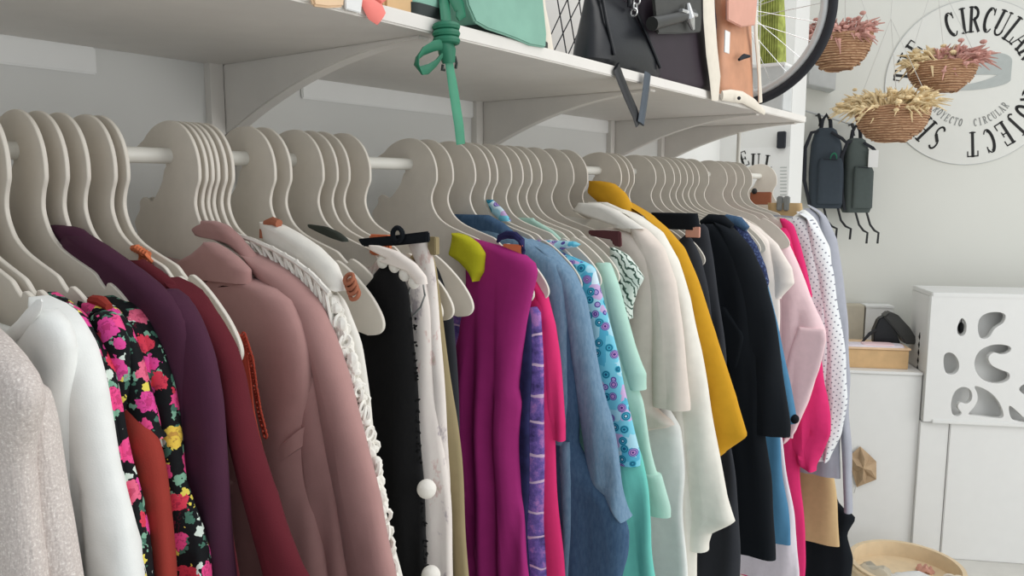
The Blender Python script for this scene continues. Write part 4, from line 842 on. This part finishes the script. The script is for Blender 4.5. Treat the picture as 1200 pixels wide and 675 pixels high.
def glyph(m, ch, org, ex, ez, h, d, squeeze=1.0):
    """org: centre of the letter; ex, ez: unit axes; h: height; d: extrude vector"""
    st, w = GL[ch]
    for pts, wd in st:
        for (x0, z0), (x1, z1) in zip(pts, pts[1:]):
            dx, dz = x1-x0, z1-z0; L = math.hypot(dx, dz) or 1; nx, nz = -dz/L*wd/2, dx/L*wd/2; ex_ = .015
            q = [(x0-dx/L*ex_+nx, z0-dz/L*ex_+nz), (x1+dx/L*ex_+nx, z1+dz/L*ex_+nz), (x1+dx/L*ex_-nx, z1+dz/L*ex_-nz), (x0-dx/L*ex_-nx, z0-dz/L*ex_-nz)]
            m.prism([org+ex*((a-w/2)*h*squeeze)+ez*((b-.5)*h) for a, b in q], d)
cc = aw(1138, 97); rr = (aw(1138, 97-98)-cc).length; pxm = rr/98
UZ = Vector((0, 0, 1)); cf = cc+NR*.0042
def sg(a, b): return cf+DR*a+UZ*b
t = thing('round_sign', (cc.x, cc.y, cc.z), 'large round white shop sign with black ring lettering on the far wall', 'sign')
m = MB(); poly = [cc+DR*(rr*math.cos(2*PI*k/96))+UZ*(rr*math.sin(2*PI*k/96)) for k in range(96)]; m.prism(poly, NR*.004); m.build('disc', M['disc'], t, smooth=False)
m = MB(); m.torus(cc+NR*.004, DR, (0, 0, 1), rr, .0014, 96, 6); m.build('rim', M['lightgrey'], t)
def ringtext(word, angs, rad, h, mat, inward=False, sq=.8):
    m = MB()
    for ch, a in zip(word, angs):
        a = math.radians(a); out = DR*math.sin(a)+UZ*math.cos(a); tg = DR*math.cos(a)-UZ*math.sin(a)
        c0 = cf+out*rad
        if inward: out, tg = -out, -tg
        glyph(m, ch, c0, tg, out, h, NR*.0012, sq)
    return m.build('lettering', mat, t, smooth=False)
hh = 30*pxm; rd = 74*pxm
ringtext('THE', (-83, -70, -57), rd, hh, M['ink'])
ringtext('CIRCULAR', (-22, -11, -1.5, 11, 23, 35, 47, 60), rd, hh, M['ink'])
ringtext('PROJECT', (92, 106, 120, 133, 146, 160, 175), rd, hh, M['ink'])
ringtext('SHOP', (208, 223, 239, 254), rd, hh, M['ink'])
ringtext('PROYECTO', [237-6.6*i for i in range(8)], 48*pxm, 9*pxm, M['inkgrey'], True)
ringtext('CIRCULAR', [171-6.6*i for i in range(8)], 48*pxm, 9*pxm, M['inkgrey'], True)
m = MB(); n = 60; top = []; botm = []
for k in range(n+1):
    a = 2*PI*k/n; x = 43*math.cos(a)*pxm; z = 13*math.sin(a)*pxm+x*.12; wv = (8+5*math.sin(a+.6))*pxm
    top.append((x, z+wv)); botm.append((x, z-wv))
for k in range(n):
    q = [top[k], top[k+1], botm[k+1], botm[k]]; d = .0012+.0004*(1 if k < n/2 else 2)
    m.prism([sg(a, 8*pxm+b) for a, b in q], NR*d)
m.build('loop_emblem', M['loopgrey'], t, smooth=False)

def basket(px, py, wpx, hpx, y, label, mat, seed, strings, cols=None):
    c = at(px, py, y); s_ = (at(px+10, py, y)-c).length/10; R = wpx/2*s_; Hh = hpx*s_     # c: centre of the rim
    t = thing('hanging_basket', (c.x, c.y, c.z-Hh), label, 'basket', 'straw baskets hanging by the round sign')
    m = MB(); rows = 13
    prof = [(R*math.sqrt(max(.0, 1-.84*(i/rows)**2.2)), c.z-Hh*i/rows*(1-.0*i)) for i in range(rows+1)]
    R_ = []
    for r_, z in prof: R_.append([Vector((c.x+r_*math.cos(2*PI*j/40), c.y+r_*.8*math.sin(2*PI*j/40), z)) for j in range(40)])
    m.rings(R_, cap=False)
    m.add([Vector((c.x+prof[-1][0]*math.cos(2*PI*j/40), c.y+prof[-1][0]*.8*math.sin(2*PI*j/40), prof[-1][1])) for j in range(40)], [tuple(range(40))])
    rg = random.Random(seed)
    for q in range(60):
        f = q/59; i_ = f*rows; i0 = min(int(i_), rows-1); r_ = prof[i0][0]+(prof[i0+1][0]-prof[i0][0])*(i_-i0); z = c.z-Hh*f; a0 = rg.uniform(0, 6.28); ln = rg.randint(10, 26); tl = rg.uniform(-.012, .012)
        P = [Vector((c.x+(r_+.0015)*math.cos(a0+2*PI*j/36), c.y+.8*(r_+.0015)*math.sin(a0+2*PI*j/36), min(z+tl*(j/ln-.5)+rg.uniform(-.0015, .0015), c.z))) for j in range(ln+1)]
        m.tube(P, rg.uniform(.0022, .0042), 5)
    m.build('bowl', M['wicker'], t)
    for mi, (mt, n, x0, x1) in enumerate(mat):
        m = MB()
        for k in range(n):
            fx = rg.uniform(x0, x1); fy_ = rg.uniform(-.85, .5); a = Vector((c.x+R*fx*.8, c.y+fy_*R*.75, c.z-.012)); L = rg.uniform(.40, .95)*R*.9
            d = Vector((fx*1.0+rg.uniform(-.5, .5), rg.uniform(-.7, .3), rg.uniform(-.35, .6) if fy_ < -.5 else rg.uniform(.25, 1.3))).normalized()
            tip = a+d*L; mid = a+d*L*.55+Vector((0, 0, L*.12)); tip.z -= L*.12
            m.tube([a, mid, tip], [.0026, .0044, .0010], 4)
            if k % 2 == 0: m.ball(mid+d*L*rg.uniform(-.2, .3), rg.uniform(.006, .013), 6, 4, (1, 1, .7))
        fl = m.build('dried_flowers', mt, t); fl['kind'] = 'stuff'
    apex = at(*strings, y)
    for a in (PI, 0, PI/2):
        m = MB(); m.tube([(c.x+R*math.cos(a), c.y+.8*R*math.sin(a), c.z), apex], .0011, 5); m.build('cord', M['string'], t)
    m = MB(); m.tube([apex, (apex.x, apex.y, 3.0)], .0011, 5); m.build('cord', M['string'], t)
    return t
basket(984, 42, 74, 40, 3.9, 'straw basket of dusty pink dried flowers hanging behind the bicycle wheel', [(M['drypink'], 230, -1, 1)], 1, (990, -60))
basket(1104, 74, 82, 37, 4.2, 'straw basket of cream and pink dried flowers hanging over the round sign', [(M['dry'], 130, -1, .1), (M['drypink'], 170, -.1, 1.15)], 2, (1097, -30))
basket(1046, 126, 88, 42, 4.0, 'straw basket of cream dried flowers, lowest of the hanging baskets', [(M['dry'], 380, -1.15, 1.05)], 3, (1044, 22))
# backpacks
def backpack(pxc, py0, py1, wpx, mt, mtop, label, turn):
    off = .085; a = aw(pxc, py1, off); b = aw(pxc, py0, off); s_ = (aw(pxc+10, py1, off)-a).length/10; hw = wpx/2*s_
    t = thing('backpack', (a.x, a.y, a.z), label, 'backpack', 'backpacks on the far wall')
    Hh = b.z-a.z; rot = Matrix.Rotation(TH+turn, 3, 'Z'); o0 = Vector((a.x, a.y, 0))
    def R_(v): return o0+rot@(v-o0)
    def bl(rows, n=32, e=.55): return bagloft(rows, n, e).map(R_)
    bl([(a.z, a.x+.006, a.y, hw*.86, .035), (a.z+.02, a.x+.005, a.y, hw*.98, .045), (a.z+Hh*.45, a.x, a.y, hw, .045), (a.z+Hh*.8, a.x-.006, a.y, hw*.86, .04), (a.z+Hh*.97, a.x-.010, a.y, hw*.6, .028), (b.z, a.x-.010, a.y, hw*.4, .016)]).build('body', mt, t)
    bl([(a.z+.02, a.x+hw*.2, a.y-.042, hw*.72, .014), (a.z+Hh*.55, a.x+hw*.16, a.y-.044, hw*.70, .018), (a.z+Hh*.62, a.x+hw*.14, a.y-.042, hw*.6, .008)], 24, .5).build('front_pocket', mt, t)
    m = MB(); m.tube([(a.x-.03, a.y, b.z-.01), (a.x-.025, a.y, b.z+.03), (a.x-.01, a.y, b.z+.055), (a.x+.006, a.y, b.z+.03), (a.x+.01, a.y, b.z-.01)], .008, 8); m.map(R_).build('grab_loop', mtop, t)
    m = MB(); m.tube([(a.x-hw*.3, a.y-.02, b.z-.01), (a.x-hw*1.0, a.y-.03, b.z-.02), (a.x-hw*1.32, a.y-.03, a.z+Hh*.75), (a.x-hw*1.28, a.y-.03, a.z+Hh*.35), (a.x-hw*.9, a.y-.03, a.z+.01)], [.006, .007, .008, .008, .006], 8, ((0, 1, 0), .4)); m.map(R_).build('shoulder_strap', mtop, t)
    m = MB(); m.tube([(a.x+hw*.1, a.y-.04, b.z-.02), (a.x+hw*.7, a.y-.05, a.z+Hh*.86), (a.x+hw*1.0, a.y-.05, a.z+Hh*.8)], [.006, .007, .005], 8, ((0, 1, 0), .4)); m.map(R_).build('shoulder_strap', mtop, t)
    for k, sx in enumerate((-.1, .7)):
        m = MB(); x = a.x+sx*hw; m.tube([(x, a.y-.02, a.z+.01), (x+.016, a.y-.03, a.z-.05), (x+.036, a.y-.03, a.z-.075), (x+.058, a.y-.02, a.z-.085), (x+.056, a.y-.02, a.z-.13)], .0048, 7, ((0, 1, 0), .5)); m.map(R_).build('webbing', M['black'], t)
    m = MB(); m.tube([(a.x+hw*.5, a.y-.058, a.z+Hh*.60), (a.x-hw*.3, a.y-.058, a.z+Hh*.61)], .0022, 6); m.map(R_).build('zip', mtop, t)
    return t, R_, a, b
t, R_, a, b = backpack(966, 150, 244, 40, M['packblue'], M['charcoal'], 'slate blue backpack with green badge hung on the far wall', -.1)
m = MB(); q = a+Vector((.02, -.052, (b.z-a.z)*.62)); m.torus(q, (.6, 0, .1), (0, 0, 1), .020, .004, 16, 6); m.map(R_).build('badge', M['greenstrap'], t)
t, R_, a, b = backpack(1001, 162, 249, 34, M['packgrey'], M['charcoal'], 'grey green backpack hung right of the slate blue one', .15)
m = MB(); q = a+Vector((.04, -.05, (b.z-a.z)*.72)); m.box((q.x-.016, q.y-.004, q.z-.035), (q.x+.024, q.y, q.z+.035)); m.map(R_).build('swing_tag', M['paper'], t, smooth=False)
q0, q1 = aw(944, 130, .045), aw(1014, 150, .045)
t = thing('hook_rail', tuple(aw(978, 140)), 'thin grey wall rail the two backpacks hang from', 'rail')
m = MB(); m.tube([q0, q1], .004, 8); m.build('rod', M['rim'], t)
for f in (.22, .78): m = MB(); b = q0+(q1-q0)*f; m.tube([b, b-NR*.045], .004, 8); m.tube([b, b+NR*.03+UZ*-.02, b+NR*.034+UZ*-.05], .007, 8); m.build('hook', M['black'], t)
m = MB(); a = aw(958, 86); m.box((-.055, 0, -.07), (.055, .10, .07)); m.map(lambda v: a+DR*v.x+NR*v.y+UZ*(v.z+v.x*-.25)); o = m.build('storage_file', M['lightgrey'], base=tuple(a), smooth=False, bevel=.003); tag(o, 'light grey file box fixed on the far wall below the pink basket', 'file')
# poster on the pilaster
yP = 3.4-.002; a, b = at(862, 240, yP), at(925, 172, yP)
t = thing('poster', ((a.x+b.x)/2, yP*u, a.z), 'white paper poster with bold slanted letters behind the last hanger', 'poster')
m = MB(); m.box((a.x, yP*u-.002, a.z), (b.x, yP*u, b.z)); m.build('sheet', M['paper'], t, smooth=False)
m = MB()
for ch, p, rot in (('E', (872, 186), -.35), ('U', (886, 189), 0), ('L', (901, 191), .12)):
    ex = Vector((math.cos(rot), 0, -math.sin(rot))); ez = Vector((math.sin(rot), 0, math.cos(rot))); glyph(m, ch, at(*p, yP)+Vector((0, -.0022, 0)), ex, ez, .052, Vector((0, -.001, 0)), 1.1)
m.build('lettering', M['ink'], t, smooth=False)
m = MB()
for k in range(9): p = at(918, 196+k*4, yP); m.box((p.x-.010, p.y-.003, p.z-.002), (p.x+.012, p.y-.002, p.z+.001))
m.build('small_print', M['loopgrey'], t, smooth=False)
a, b = at(911, 174, 3.39), at(921, 154, 3.39)
m = MB(); m.box((a.x, 3.4*u-.02, a.z), (b.x, 3.4*u, b.z)); o = m.build('wall_box', M['charcoal'], base=((a.x+b.x)/2, 3.4*u, a.z), smooth=False, bevel=.002); tag(o, 'small dark box fixed to the white pillar above the poster', 'box')

# ---------------------------------------------------------------- counter, desk and things on it
CP = at(1107, 560, 4.22)
def ac(px, py, off=0): return onplane(px, py, CP, off)
def cs(px, py, off=0): return (ac(px, py, off)-CP).dot(DR)           # distance along the counter front
def T(v): return Vector((CP.x, CP.y, 0))+DR*v.x-NR*v.y+UZ*v.z        # (along, back, up) -> world
zt = ac(1000, 434).z; zf = ac(1120, 490).z; zb = zf-.012; xl = cs(968, 434); xm = 0.0; xd = cs(1086, 400)
t = thing('counter', tuple(T(Vector((xl/2, .15, 0)))), 'low plain white counter at the far end behind the clothes', 'counter')
m = MB(); m.box((xl, .008, .0), (xd-.004, .40, zt-.012)); m.map(T).build('body', M['desk'], t, smooth=False, bevel=.002)
m = MB(); m.box((xd-.004, -.010, 0), (xm-.002, .20, zb-.006)); m.map(T).build('side_panel', M['desk'], t, smooth=False, bevel=.001)
m = MB(); m.box((xl-.005, 0, zt-.012), (xd-.004, .41, zt)); m.map(T).build('top', M['desk'], t, smooth=False, bevel=.002)
zd = ac(1086, 346).z; zf = ac(1120, 490).z; xe = xd+1.1; D0, D1 = -.012, .20
t = thing('reception_desk', tuple(T(Vector(((xd+xe)/2, .1, 0)))), 'tall white reception desk with carved scroll fretwork front', 'desk')
def fret(name, outer, holes, y0, th, mat, parent):
    cu = bpy.data.curves.new(name, 'CURVE'); cu.dimensions = '2D'; cu.fill_mode = 'BOTH'; cu.extrude = th/2; cu.bevel_depth = .0015
    for P in [outer]+holes:
        sp = cu.splines.new('POLY'); sp.points.add(len(P)-1); sp.use_cyclic_u = True
        for q, (a, b) in zip(sp.points, P): q.co = (a, b, 0, 1)
    ob = bpy.data.objects.new(name, cu); C.objects.link(ob); bpy.context.view_layer.update()
    me = bpy.data.meshes.new_from_object(ob.evaluated_get(bpy.context.evaluated_depsgraph_get())); bpy.data.objects.remove(ob)
    b = Vector(parent['_b'])
    for v in me.vertices: v.co = T(Vector((v.co.x, y0+v.co.z, v.co.y)))-b
    me.materials.clear(); me.materials.append(mat); o = bpy.data.objects.new(name, me); C.objects.link(o); o.parent = parent; return o
def hole_px(P, k=3):
    for _ in range(k):
        Q = []
        for (a, b), (c, d) in zip(P, P[1:]+P[:1]): Q += [(a*.75+c*.25, b*.75+d*.25), (a*.25+c*.75, b*.25+d*.75)]
        P = Q
    return [(cs(a, b, .012), ac(a, b, .012).z) for a, b in P]
holes = [[(1121, 378), (1126, 370), (1132, 378), (1131, 391), (1124, 395), (1119, 388)],
 [(1139, 424), (1144, 411), (1156, 404), (1170, 402), (1184, 405), (1183, 412), (1172, 416), (1163, 412), (1156, 418), (1160, 427), (1170, 432), (1183, 436), (1181, 446), (1166, 450), (1151, 446), (1142, 437)],
 [(1114, 486), (1112, 472), (1116, 458), (1126, 451), (1137, 455), (1139, 467), (1131, 474), (1123, 470), (1121, 477), (1127, 483), (1122, 488)],
 [(1138, 450), (1150, 453), (1164, 462), (1173, 476), (1176, 490), (1160, 489), (1146, 487), (1130, 486), (1141, 475), (1145, 463)],
 [(1179, 472), (1188, 478), (1200, 490), (1210, 496), (1194, 494), (1182, 491)],
 [(1190, 455), (1200, 447), (1212, 452), (1210, 468), (1198, 462)],
 [(1103, 414), (1113, 411), (1121, 418), (1124, 430), (1118, 439), (1105, 438)],
 [(1143, 384), (1146, 370), (1160, 364), (1178, 366), (1176, 378), (1164, 384), (1158, 396), (1147, 398)]]
for k in range(3): holes += [[(a+105*(k+1), b+1*(k+1)) for a, b in h] for h in holes[:4]]
zb = zf-.012
fret('fretwork_panel', [(xd, zb), (xe, zb), (xe, zd), (xd, zd)], [hole_px(h) for h in holes], D0, .022, M['desk'], t)
m = MB(); m.box((xd, D0-.014, zd-.004), (xe, D1, zd+.014)); m.map(T).build('top', M['desk'], t, smooth=False, bevel=.003)
m = MB(); m.box((xd, D0+.011, zb), (xd+.018, D1, zd-.004)); m.map(T).build('side_panel', M['desk'], t, smooth=False)
m = MB(); m.box((xd+.018, .040, zb), (xe, .060, zd-.004)); m.map(T).build('back_panel', M['desk'], t, smooth=False)
m = MB(); m.box((xm, D0-.004, .0), (xe, D1, zb)); m.map(T).build('front_panel', M['desk'], t, smooth=False, bevel=.003)
m = MB(); m.box((xd+.03, D0-.018, zb-.004), (xe, D0-.004, zb+.010)); m.map(T).build('ledge', M['desk'], t, smooth=False, bevel=.002)
q = ac(1126, 384, -.04); m = MB(); m.ball(q, .014, 12, 8, (.8, .8, 1.6)); m.tube([q+UZ*.02, q+UZ*.05], .0015, 5); o = m.build('pendant', M['black'], base=tuple(q)); tag(o, 'small black pendant seen through the desk fretwork', 'pendant')
b = ac(1083, 410, -.08); b.z = zt; b = b-DR*.012; m = MB(); m.tube([(b.x, b.y, zt+.016*k) for k in range(11)], [.012, .008, .012, .008, .012, .008, .012, .008, .012, .009, .004], 10); o = m.build('necklace_stand', M['black'], base=(b.x, b.y, zt)); tag(o, 'black beaded necklace stand tucked left of the carved desk', 'stand')
# wooden box with black clutch
ob_ = -.05
x0, x1 = cs(985, 434, ob_)-.03, cs(1064, 434, ob_); hz = ac(1040, 410, ob_).z-zt
t = thing('wooden_crate', tuple(T(Vector(((x0+x1)/2, .13, zt)))), 'shallow wooden box on the white counter', 'box')
m = MB(); m.box((x0, .05, zt), (x1, .21, zt+hz)); m.map(T).build('body', M['wood'], t, smooth=False, bevel=.002)
m = MB(); m.box((x0-.004, .044, zt+hz), (x1+.006, .218, zt+hz+.008)); m.map(T).build('lid', M['peach'], t, smooth=False, bevel=.002)
zl = zt+hz+.008
t = thing('folded_scarf', tuple(T(Vector(((x0+x1)/2, .10, zl)))), 'folded lilac and pink cloth lying on the wooden box', 'cloth')
bagloft([(zl, (x0+x1)/2, .085, .13, .035), (zl+.008, (x0+x1)/2, .085, .125, .033)], 24, .35).map(T).build('fold', M['lilac'], t)
bagloft([(zl+.008, (x0+x1)/2+.03, .080, .06, .03), (zl+.012, (x0+x1)/2+.03, .080, .058, .028)], 24, .35).map(T).build('fold', M['palepink'], t)
oc = -.135; q = ac(1045, 402, oc)
t = thing('black_clutch', (q.x, q.y, zl), 'shiny black wedge-shaped bag standing on the wooden box', 'bag')
def zc(P): 
    return [Vector((p.x, p.y, max(p.z, zl))) for p in (ac(*p, oc) for p in P)]
m = MB(); m.prism(zc([(1024, 403), (1024, 388), (1030, 374), (1042, 368), (1056, 403)]), -NR*.04); m.build('body', M['blackleather'], t, smooth=False, bevel=.004)
m = MB(); m.prism([p+NR*.012 for p in zc([(1035, 371), (1042, 365), (1052, 369), (1066, 384), (1077, 403), (1060, 403), (1048, 386)])], -NR*.06); m.build('flap', M['flap'], t, smooth=False, bevel=.005)
m = MB(); m.tube([p+NR*.01 for p in zc([(1026, 386), (1018, 391), (1008, 402)])], [.008, .007, .004], 8, (tuple(NR), .4)); m.build('strap', M['black'], t)
x0, x1 = cs(985, 400, -.32)-.08, cs(1012, 400, -.32); h1 = ac(1005, 358, -.32).z; x2 = cs(1044, 400, -.32)
m = MB(); m.box((x0, .32, zt), (x1-.003, .39, h1)); m.map(T); o = m.build('card_box', M['beige'], base=tuple(T(Vector((x1, .32, zt)))), smooth=False, bevel=.002); tag(o, 'beige card box at the back of the white counter', 'box')
m = MB(); m.box((x1+.003, .32, zt), (x2, .39, h1-.008)); m.box((x1, .316, h1-.008), (x2+.004, .394, h1)); m.map(T); o = m.build('white_box', M['paper'], base=tuple(T(Vector((x2, .32, zt)))), smooth=False); tag(o, 'white lidded box beside the beige box on the counter', 'box')
# paper ornament on counter front
t = thing('paper_ornament', tuple(ac(1012, 548, -.006)), 'crumpled kraft paper star fixed to the counter front', 'ornament')
cen = ac(1012, 549, .035); ring = [(1004, 571), (997, 548), (996, 534), (1008, 523), (1018, 532), (1027, 541), (1027, 562), (1014, 567)]
m = MB(); vs = [cen]+[ac(*p, .002) for p in ring]+[ac(1012, 549, -.007)]; n = len(ring)
for i in range(n): vs.append((vs[1+i]+vs[1+(i+1) % n])/2*.55+cen*.45+NR*(.010 if i % 2 else -.012))
fs = []
for i in range(n):
    a, b, mm = 1+i, 1+(i+1) % n, n+2+i; fs += [(a, b, mm), (0, a, mm), (0, mm, b), (a, n+1, b)]
m.add(vs, fs); m.build('paper', M['kraft'], t, smooth=False)
m = MB(); m.tube([ac(1003, 570, .003), ac(1001, 578, .003)], .002, 6); m.build('tie', M['string'], t)
# round wooden basket on the floor stand
yw = 3.75; c = at(1062, 662, yw); s_ = (at(1072, 662, yw)-c).length/10; R = 67*s_
t = thing('round_basket', (c.x, c.y, 0), 'wide round pale wooden tub standing in front of the counter', 'tub')
zrim = c.z
m = MB(); n = 48
def ringz(r, z): return [Vector((c.x+r*math.cos(2*PI*j/n), c.y+r*math.sin(2*PI*j/n), z)) for j in range(n)]
m.rings([ringz(R*.9, 0), ringz(R, zrim), ringz(R*1.01, zrim+.006), ringz(R*.93, zrim+.006), ringz(R*.92, zrim-.05), ringz(.001, zrim-.06)], cap=False); m.build('shell', M['palewood'], t)
m = MB(); m.torus((c.x, c.y, zrim-.012), (1, 0, 0), (0, 1, 0), R*1.005, .008, 48, 8); m.build('hoop', M['palewood'], t)
rg = random.Random(5)
for k, (dx, dy, w, h, mt, lab) in enumerate(((-.10, -.04, .07, .035, 'beige', 'crumpled beige cloth pouch inside the round wooden tub'), (.05, -.02, .10, .03, 'paper', 'folded white cloth inside the round wooden tub'), (.05, .10, .03, .02, 'tanpink', 'small rose tan pouch at the back of the wooden tub'))):
    m = MB(); b = Vector((c.x+dx, c.y+dy, zrim-.052)); R_ = []
    for i in range(7):
        z = b.z+h*i/6; r_ = w*(1-.5*(i/6)**2); R_.append([Vector((b.x+r_*math.cos(2*PI*j/18)*(1+.12*math.sin(3*j+k+i)), b.y+r_*.6*math.sin(2*PI*j/18), z+.008*math.sin(j*1.3+k))) for j in range(18)])
    m.rings(R_); o = m.build('cloth_pouch', M[mt], base=b); tag(o, lab, 'pouch')
m = MB(); b = Vector((c.x+.17, c.y-.02, zrim-.02)); m.torus(b, (1, 0, 0), (0, .5, .86), .032, .006, 24, 8); m.torus(b+Vector((-.03, .02, 0)), (1, 0, 0), (0, .5, .86), .022, .005, 24, 8); o = m.build('bracelet', M['cream'], base=b); tag(o, 'cream woven bracelet rings at the right rim of the wooden tub', 'bracelet')
# dark cable on the floor
b = at(1135, 668, 3.95); m = MB(); m.tube([(b.x-.02, b.y+.05, .006), (b.x, b.y, .006), (b.x+.02, b.y-.12, .006), (b.x-.03, b.y-.25, .006)], .005, 8); o = m.build('power_cable', M['black'], base=(b.x, b.y, 0)); tag(o, 'black cable on the grey floor right of the wooden tub', 'cable')

# ---------------------------------------------------------------- light, camera, colour management
w = bpy.data.worlds.new('daylight'); bpy.context.scene.world = w; w.use_nodes = True
bg = w.node_tree.nodes['Background']; bg.inputs[0].default_value = (.92, .965, 1.0, 1); bg.inputs[1].default_value = .84
def area(name, loc, target, sx, sy, power, colr):
    L = bpy.data.lights.new(name, 'AREA'); L.shape = 'RECTANGLE'; L.size = sx; L.size_y = sy; L.energy = power; L.color = colr
    o = bpy.data.objects.new(name, L); C.objects.link(o); o.location = loc
    o.rotation_euler = (Vector(target)-Vector(loc)).to_track_quat('-Z', 'Y').to_euler(); return o
area('shop_window_light', (3.7, 2.3, 1.45), (.4, 1.5, 1.25), 2.8, 2.6, 50, (1.0, .985, .95))
area('ceiling_light', (1.5, 1.6, 2.95), (1.0, 1.6, 0), 1.2, 2.6, 22, (1.0, .98, .95))
cam = bpy.data.cameras.new('camera'); cam.sensor_width = 36; cam.lens = FPX/1200*36; cam.clip_start = .02
co = bpy.data.objects.new('camera', cam); C.objects.link(co); co.location = (CX, 0, CZ)
co.rotation_euler = Matrix((RT, UP, -FW)).transposed().to_euler()
sc = bpy.context.scene; sc.camera = co
vs = sc.view_settings; vs.view_transform = 'Standard'; vs.look = 'None'; vs.exposure = -0.1; vs.gamma = 1; vs.use_curve_mapping = False
for o in bpy.data.objects:
    if '_b' in o: del o['_b']
